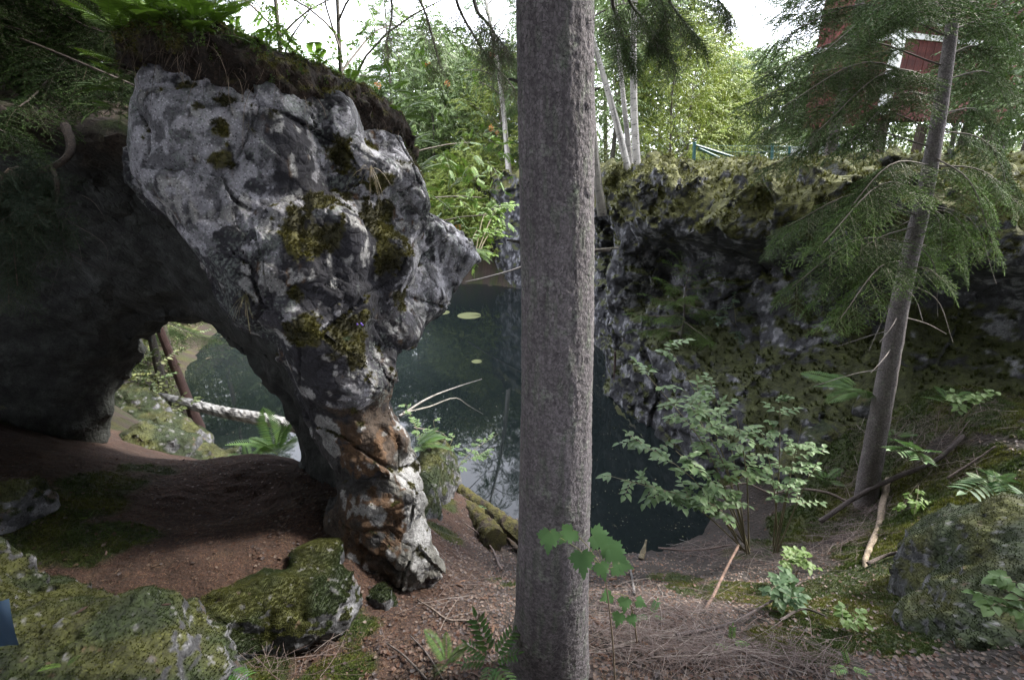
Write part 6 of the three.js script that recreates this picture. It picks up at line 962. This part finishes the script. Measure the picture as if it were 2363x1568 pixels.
// ------------------------------------------------------------------ juniper at the cave mouth
(function juniper() {
  const base = at(20, 390, 3.1), t = thing('juniper_bush', 'juniper hanging before the dark cave mouth at the picture edge', 'bush', undefined, base), r = lcg(55), wood = new GB(), mats = [];
  for (const tip of [[60, 470, 2.95], [30, 560, 2.9], [110, 430, 3.0], [100, 540, 2.95], [40, 660, 2.9], [-20, 620, 2.9], [150, 560, 3.05], [0, 480, 2.85], [60, 620, 3.0], [20, 700, 2.95], [-60, 520, 2.9], [90, 480, 2.9]]) { const e = at(...tip).sub(base), pts = curve([V(0, 0, 0), e.clone().multiplyScalar(0.5).add(V(0.05, 0.05, 0.05)), e], 8); wood.tube(pts, (k) => 0.008 * (1 - 0.7 * k), 5, () => [0.15, 0.11, 0.085], 0.1, false); for (let k = 0; k < 30; k++) { const u = 0.35 + 0.65 * r(), i = Math.min(7, Math.floor(u * 8)), p = pts[i].clone().lerp(pts[i + 1], Math.min(1, u * 8 - i)); mats.push(mat4(p, e.clone().normalize().add(rdir(r).multiplyScalar(0.9)), V(0, 1, 0.3), 0.4 + 0.35 * r(), r() * 6)); } }
  for (let k = 0; k < 14; k++) { const p = at(60 + 130 * r(), 400 + 170 * r(), 3.0 + 0.1 * r()).sub(base); wood.tube(bend(p, V((r() - 0.3), -0.5 * r(), 0.2).normalize(), 0.14 + 0.2 * r(), { n: 6, sag: 0.5, wig: 0.25, r }), (k2) => 0.0022 * (1 - 0.6 * k2), 4, () => [0.12, 0.10, 0.09], 0, false); }
  part(t, 'branches', wood.build(), M.twig); inst(t, 'needles', JUNIPER, M.needle, mats, needleColors(r, 30, 0.7, 1.2));
})();

// ------------------------------------------------------------------ the green fence and the red tower
(function fence() {
  const c0 = at(1603, 398, 16), t = thing('wire_fence', 'dark green metal fence with slanting braces on the plateau', 'fence', undefined, c0), mt = std({ color: col(0.012, 0.06, 0.055), roughness: 0.5 }), r = lcg(2);
  const bar = (a, b, ra, n) => { const g = new GB(); g.tube([a, b].map((p) => p.clone().sub(c0)), ra, 8); part(t, n, g.build(), mt); };
  const post = (px, y0, y1, zd, ra = 0.04) => { const a = at(px, y1, zd); bar(a.clone().setY(a.y - 0.4), at(px, y0, zd), ra, 'post'); };
  post(1603, 327, 398, 16, 0.05); post(1783, 330, 396, 16.6); post(1823, 338, 398, 16.2); post(1935, 335, 398, 17.5);
  bar(at(1606, 335, 16), at(1806, 398, 16.2), 0.04, 'brace'); bar(at(1612, 342, 16), at(1730, 396, 15.6), 0.04, 'brace');
  const g = new GB(), A = at(1823, 338, 16.2).sub(c0), B = at(1935, 338, 17.5).sub(c0), D = B.clone().sub(A), h = 1.0, n = 30;
  for (let k = -16; k < n; k++) for (const s of [0, 1]) { const u0 = k / n, u1 = (k + 16) / n, f = (u) => clamp(u, 0, 1), P = (u, v) => A.clone().addScaledVector(D, u).add(V(0, -h * (s ? 1 - v : v), 0)); const a = f(u0), b = f(u1); if (b - a < 0.01) continue; g.tube([P(a, (a - u0) / (u1 - u0)), P(b, (b - u0) / (u1 - u0))], 0.004, 3, undefined, 0, false); }
  part(t, 'netting', g.build(), std({ color: col(0.35, 0.37, 0.37), roughness: 0.4, metalness: 0.6 }));
  const g2 = new GB(); for (let k = 0; k < 5; k++) { const y = 335 + k * 14; g2.tube([at(1603, y, 16), at(1823, y + 2, 16.3)].map((p) => p.sub(c0)), 0.005, 3, undefined, 0, false); } for (let k = 1; k < 30; k++) { const px = 1603 + k * 7.3; g2.tube([at(px, 334, 16.1), at(px, 396, 16.1)].map((p) => p.sub(c0)), 0.0035, 3, undefined, 0, false); }
  part(t, 'netting', g2.build(), std({ color: col(0.05, 0.12, 0.11), roughness: 0.5 }));
})();
(function tower() {
  const C = at(2030, 290, 14), L = at(1853, 290, 15.8), E = at(2330, 290, 15.6), y0 = 6.0, y1 = 10.2, flat = (p) => V(p.x, 0, p.z), base = V(C.x, 4.6, C.z);
  const t = thing('red_tower', 'red boarded timber tower with white corner trim on legs behind the spruce', 'building', undefined, base), red = [col(0.19, 0.042, 0.034), col(0.165, 0.037, 0.031), col(0.21, 0.048, 0.038)].map((c) => std({ color: c, map: T_rock, roughness: 0.85 })), white = std({ color: col(0.78, 0.78, 0.76), roughness: 0.7 }), dark = std({ color: col(0.10, 0.07, 0.05), map: T_rock });
  const r = lcg(6), ge = (() => { const s = new THREE.Shape(); s.moveTo(-0.068, 0.09); s.lineTo(0, 0); s.lineTo(0.068, 0.09); s.lineTo(0.068, 4.2); s.lineTo(-0.068, 4.2); return new THREE.ExtrudeGeometry(s, { depth: 0.025, bevelEnabled: false }); })();
  for (const [a, b, low] of [[C, L, -0.06], [C, E, 0.04]]) {
    const d = flat(b).sub(flat(a)), n = Math.round(d.length() / 0.145), ang = Math.atan2(-d.z, d.x), out = V(-d.z, 0, d.x).normalize(); if (out.z < 0) out.negate();
    for (let k = 0; k < n; k++) { const p = flat(a).addScaledVector(d, (k + 0.5) / n), m = part(t, 'board', ge, red[Math.floor(r() * 3)]); m.position.set(p.x - base.x + out.x * 0.004 * (k % 2), y0 - base.y + low, p.z - base.z + out.z * 0.004 * (k % 2)); m.rotation.y = ang; }
    const w = part(t, 'wall', new THREE.BoxGeometry(d.length(), y1 - y0 - 0.1, 0.06), dark), q = flat(a).addScaledVector(d, 0.5); w.position.set(q.x - base.x - out.x * 0.06, (y0 + y1) / 2 + 0.05 - base.y, q.z - base.z - out.z * 0.06); w.rotation.y = ang;
    const band = part(t, 'trim_board', new THREE.BoxGeometry(d.length(), 0.12, 0.035), white); band.position.set(q.x - base.x + out.x * 0.055, at(2060, 88, 14.3).y - base.y, q.z - base.z + out.z * 0.055); band.rotation.y = ang;
    if (b === E) { // window over the band
      const u = 0.16, wp = flat(a).addScaledVector(d, u), wy = at(2075, 30, 14.4).y; const f = part(t, 'window', new THREE.BoxGeometry(0.9, 1.3, 0.05), white); f.position.set(wp.x - base.x + out.x * 0.06, wy - base.y + 0.35, wp.z - base.z + out.z * 0.06); f.rotation.y = ang;
      const s = new THREE.Mesh(new THREE.BoxGeometry(0.62, 1.02, 0.05), std({ color: col(0.42, 0.09, 0.05), map: T_rock })); s.name = 'shutter'; s.position.z = 0.02; f.add(s);
    }
  }
  const cb = part(t, 'corner_board', new THREE.BoxGeometry(0.22, y1 - y0 - 0.15, 0.2), white); cb.position.set(0, (y0 + y1) / 2 + 0.1 - base.y, 0.02); cb.rotation.y = 0.5;
  for (const [u, v] of [[0.06, 0.06], [0.9, 0.06], [0.06, 0.9], [0.9, 0.9]]) { const p = flat(C).addScaledVector(flat(L).sub(flat(C)), u).addScaledVector(flat(E).sub(flat(C)), v), l = part(t, 'leg', new THREE.BoxGeometry(0.2, 1.75, 0.2), dark); l.position.set(p.x - base.x, 0.72, p.z - base.z); }
  const fl = new THREE.Shape([[C, 0], [L, 0], [E, 1]].map(([p]) => new THREE.Vector2(p.x - base.x, -(p.z - base.z)))); const fg = new THREE.ExtrudeGeometry(fl, { depth: 0.15, bevelEnabled: false }); fg.rotateX(-Math.PI / 2); const fm = part(t, 'floor_frame', fg, dark); fm.position.set(-0.0, y0 + 0.15 - base.y, -0.12); fm.scale.set(0.97, 1, 0.97);
})();
// a corner of blue sheet at the picture edge
(function sheet() { const g = new THREE.PlaneGeometry(0.10, 0.2, 6, 8), p = g.attributes.position; for (let i = 0; i < p.count; i++) p.setZ(i, 0.02 * Math.sin(p.getX(i) * 30 + p.getY(i) * 9)); g.computeVertexNormals(); const m = solo('plastic_sheet', g, std({ color: col(0.05, 0.09, 0.15), roughness: 0.5, side: THREE.DoubleSide }), 'corner of a blue sheet at the picture edge beside the mossy boulder', 'sheet'); m.position.copy(at(-2, 1440, 1.5)); m.rotation.set(-0.3, 0.4, 0.12); })();
console.log('built things');

// ------------------------------------------------------------------ moss tufts, litter, floating leaves
(function carpet() {
  const g = new GB(), r = lcg(9); for (let k = 0; k < 9; k++) { const a = k * 0.7, e = V(Math.cos(a) * 0.010 * (k % 3 ? 1 : 0.4), 0.010 + 0.007 * r(), Math.sin(a) * 0.010 * (k % 3 ? 1 : 0.4)), s = V(-Math.sin(a), 0, Math.cos(a)).multiplyScalar(0.0022), c = [1, 1, 1].map(() => 0.8 + 0.4 * (e.y - 0.012) / 0.01); const A = g.v(s.x, -0.003, s.z, 0, 0, c), B = g.v(-s.x, -0.003, -s.z, 0, 0, c), C = g.v(e.x, e.y, e.z, 0, 0, c); g.t(A, B, C); }
  const tuft = g.build(), mats = [], cols = [], up = V(0, 1, 0), q = new THREE.Quaternion();
  const add = (x, y, z, n, s, c) => { q.setFromUnitVectors(up, n); const m = new THREE.Matrix4().compose(V(x, y, z), q.clone().multiply(new THREE.Quaternion().setFromAxisAngle(up, r() * 6)), V(s, s, s)); mats.push(m); cols.push(c); };
  for (let k = 0; k < 300000 && mats.length < 80000; k++) { const zd = 1.1 + 4.6 * r() * Math.sqrt(r()), x = (r() * 2.3 - 1.15) * (zd + 0.6), z = -zd; if (mossAt(x, z) < 0.55 + 0.3 * r()) continue; const y = groundH(x, z); if (y < 0.05) continue; const c = groundColor(x, y, z); add(x, y, z, V((r() - 0.5) * 0.6, 1, (r() - 0.5) * 0.6).normalize(), 0.4 + 0.5 * r(), col(c[0] * 1.05, c[1] * 1.1, c[2])); }
  for (let k = 0; k < 60000 && mats.length < 100000; k++) { const x = 3 + 5.5 * r(), zd = 3.6 + 3.2 * r(), z = -zd; if (mossAt(x, z) < 0.5) continue; const y = groundH(x, z), c = groundColor(x, y, z); add(x, y, z, V((r() - 0.5) * 0.6, 1, (r() - 0.5) * 0.6).normalize(), 1.1 + 1.2 * r(), col(c[0] * 1.05, c[1] * 1.1, c[2])); }
  for (const [geo] of tuftSources) { const p = geo.attributes.position, n = geo.attributes.normal, cc = geo.attributes.color, want = Math.min(24000, p.count * 0.9); let got = 0; for (let k = 0; k < 90000 && got < want; k++) { const i = Math.floor(r() * p.count), cr = cc.getX(i), cg = cc.getY(i), cb = cc.getZ(i); if (!(cg > 0.9 * cr && cb < 0.45 * cg)) continue; got++; add(p.getX(i), p.getY(i), p.getZ(i), V(n.getX(i), n.getY(i) + 0.3, n.getZ(i)).add(rdir(r).multiplyScalar(0.4)).normalize(), 0.42 + 0.3 * r(), col(cr * 1.1, cg * 1.12, cb)); } }
  const gp = archGeo.attributes; for (let k = 0, got = 0; k < 90000 && got < 5000; k++) { const i = Math.floor(r() * gp.position.count), cr = gp.color.getX(i), cg = gp.color.getY(i), cb = gp.color.getZ(i); if (!(cg > 0.8 * cr && cb < 0.4 * cg)) continue; got++; add(gp.position.getX(i), gp.position.getY(i), gp.position.getZ(i), V(gp.normal.getX(i), gp.normal.getY(i), gp.normal.getZ(i)).add(rdir(r).multiplyScalar(0.5)).normalize(), 0.8 + r(), col(cr * 1.1, cg * 1.1, cb)); }
  const m = inst(scene, 'moss', tuft, M.leaf, mats, cols); m.userData.label = 'short green moss on the ground and stones'; m.userData.category = 'moss';
  // coarser moss on the cliff brow
  const cp2 = cliffGeo.attributes, cm = [], c2 = []; for (let k = 0; k < 200000 && cm.length < 16000; k++) { const i = Math.floor(r() * cp2.position.count), cr = cp2.color.getX(i), cg = cp2.color.getY(i), cb = cp2.color.getZ(i); if (!(cg > 0.8 * cr && cb < 0.45 * cg) || cp2.position.getZ(i) < -13) continue; q.setFromUnitVectors(up, V(cp2.normal.getX(i), cp2.normal.getY(i) + 0.4, cp2.normal.getZ(i)).add(rdir(r).multiplyScalar(0.5)).normalize()); const s = 2.2 + 2.6 * r(); cm.push(new THREE.Matrix4().compose(V(cp2.position.getX(i), cp2.position.getY(i), cp2.position.getZ(i)), q.clone(), V(s, s, s))); c2.push(col(cr * 1.05, cg * 1.08, cb)); }
  const mc = inst(scene, 'moss', tuft, M.leaf, cm, c2); mc.name = 'moss_001'; mc.userData.label = 'yellow green moss hanging on the quarry wall'; mc.userData.category = 'moss';
  // dead leaves
  const lg = new GB(); leafInto(lg, V(-0.5, 0, 0), V(1, 0, 0), V(0, 1, 0), 1, 0.8, [1, 1, 1], -0.25, [0.3, 0.5, 0.42]); const leaf = lg.build(), lm = [], lc = [], tones = [col(0.11, 0.066, 0.048), col(0.15, 0.094, 0.066), col(0.075, 0.055, 0.05), col(0.2, 0.15, 0.12), col(0.12, 0.06, 0.038), col(0.14, 0.115, 0.11)];
  for (let k = 0; k < 60000 && lm.length < 14000; k++) { const zd = 1.15 + 5.2 * r() * Math.sqrt(r()), x = -1.2 + (r() * 1.2 - 0.12) * (zd + 1.2) * 1.2, z = -zd, y = groundH(x, z); if (y < 0.03 || mossAt(x, z) > 0.6 + 0.5 * r() || (x < -0.6 && r() < 0.6)) continue; const s = 0.012 + 0.02 * r(), m2 = mat4(V(x, y + 0.006, z), V(Math.cos(k), (r() - 0.5) * 0.7, Math.sin(k)), V((r() - 0.5) * 0.8, 1, (r() - 0.5) * 0.8), s); lm.push(m2); lc.push(tones[Math.floor(r() * 6)]); }
  for (let k = 0; k < 1500; k++) { const zd = 1.3 + 3 * r(), x = -4 + 3.3 * r(), z = -zd, y = groundH(x, z), s = 0.01 + 0.02 * r(); lm.push(mat4(V(x, y + 0.005, z), V(Math.cos(k), (r() - 0.5) * 0.5, Math.sin(k)), V((r() - 0.5) * 0.8, 1, (r() - 0.5) * 0.8), s)); lc.push(tones[Math.floor(r() * 6)]); }
  const ml = inst(scene, 'leaf_litter', leaf, M.leaf, lm, lc); ml.userData.label = 'dead brown leaves strewn over the bank'; ml.userData.category = 'leaf litter';
  // dropped needles and bark scraps
  const ng = new GB(); ng.tube([V(-0.5, 0, 0), V(0, 0.05, 0.02), V(0.5, 0, 0)], 0.032, 3, () => [1, 1, 1], 0, false); const ne = ng.build(), nm = [], nc = [], nt = [col(0.16, 0.075, 0.042), col(0.21, 0.12, 0.07), col(0.10, 0.06, 0.042), col(0.26, 0.175, 0.115)];
  for (let k = 0; k < 40000; k++) { const zd = 1.1 + 3.4 * r() * Math.sqrt(r()), x = (r() * 2.2 - 1.3) * (zd + 0.5), z = -zd, y = groundH(x, z); if (mossAt(x, z) > 0.5 + r()) continue; nm.push(mat4(V(x, y + 0.004, z), V(Math.cos(k * 1.7), (r() - 0.5) * 0.4, Math.sin(k * 1.7)), up, 0.011 + 0.014 * r())); nc.push(nt[Math.floor(r() * 4)]); }
  const mn = inst(scene, 'needle_litter', ne, M.twig, nm, nc); mn.userData.label = 'dropped brown needles and twig scraps on the slope'; mn.userData.category = 'needle litter';
  // floating specks
  const fm = [], fc = [], ft = [col(0.14, 0.13, 0.05), col(0.18, 0.155, 0.085), col(0.11, 0.08, 0.045), col(0.22, 0.19, 0.12)];
  for (let k = 0; k < 5000; k++) { const zd = 5 + 17 * r() * r(), x = -7 + 10.5 * r(); if (pondD(x, zd) > -0.02) continue; if (fbm(x * 0.8, 0, zd * 0.8, 3) + 0.25 * (x > 0.8 ? 1 : 0) < 0.35 * r()) continue; const s = 0.008 + 0.03 * r() * r() * r(); fm.push(mat4(V(x, 0.004, -zd), V(Math.cos(k), 0, Math.sin(k)), up, s)); fc.push(ft[Math.floor(r() * 4)]); }
  const mf = inst(scene, 'floating_leaves', leaf, M.leaf, fm, fc); mf.userData.label = 'small leaves and specks floating on the pond'; mf.userData.category = 'leaves';
})();
// lily pads and cones
[[1083, 728, 0.42, 'largest lily pad floating beyond the arch tip'], [1020, 721, 0.28, 'lily pad floating nearest the arch tip'], [1100, 834, 0.14, 'small lily pad in the middle of the open water']].forEach(([px, py, s, label]) => { const yv = (CY - py) / FOC, k = EYE / (sp - yv * cp), g = new THREE.CircleGeometry(s, 22, 0.2, 6.0); g.rotateX(-Math.PI / 2); const m = solo('lily_pad', g, leafMat(col(0.12, 0.13, 0.045), 0.2), label, 'lily pad'); m.position.set((px - CX) / FOC * k, 0.008, -(cp + yv * sp) * k); });
(function cones() {
  const pr = []; for (let k = 0; k <= 12; k++) { const t = k / 12; pr.push(new THREE.Vector2(0.0135 * Math.pow(Math.sin(Math.PI * (0.06 + 0.9 * t)), 0.6) * (k % 2 ? 1 : 0.84), t * 0.1)); }
  const geo = new THREE.LatheGeometry(pr, 10), mt = [col(0.13, 0.068, 0.042), col(0.085, 0.05, 0.036), col(0.17, 0.095, 0.058)].map((c) => std({ color: c, bumpMap: T_soilB, bumpScale: 0.004 })), r = lcg(14);
  for (let k = 0; k < 34; k++) { const px = k < 28 ? 1380 + 190 * r() : 1050 + 120 * r(), py = k < 28 ? 1300 + 230 * r() : 1340 + 140 * r(), p = lay([[px, py, 0]], 0.012)[0], m = solo('spruce_cone', geo, mt[k % 3], k < 28 ? 'brown spruce cone in the litter beside the big trunk' : 'brown spruce cone on the litter left of the trunk', 'cone', k < 28 ? 'cones right of the big trunk' : 'cones left of the big trunk'); m.position.copy(p); m.rotation.set(Math.PI / 2 + (r() - 0.5) * 0.5, 0, r() * 6.28, 'YXZ'); m.rotation.y = r() * 6.28; m.scale.setScalar(0.6 + 0.35 * r()); }
  [[245, 1270, 1.95], [372, 1395, 1.72], [175, 1415, 1.62]].forEach(([a, b, z], i) => { const p = at(a, b, z), m = solo('spruce_cone', geo, mt[1], ['dark spruce cone on the needles behind the big boulder', 'dark spruce cone on the moss of the big boulder, near its edge', 'dark spruce cone on the moss of the big boulder, farther from its edge'][i], 'cone'); m.position.copy(p); m.position.y = Math.max(p.y, groundH(p.x, p.z) + 0.01); m.rotation.set(1.5, 1 + i, 0.4, 'YXZ'); m.scale.setScalar(0.42); });
})();
console.log('done');
scene.traverse((o) => { if (o.isMesh) { o.castShadow = true; o.receiveShadow = true; } });
renderer.render(scene, camera);
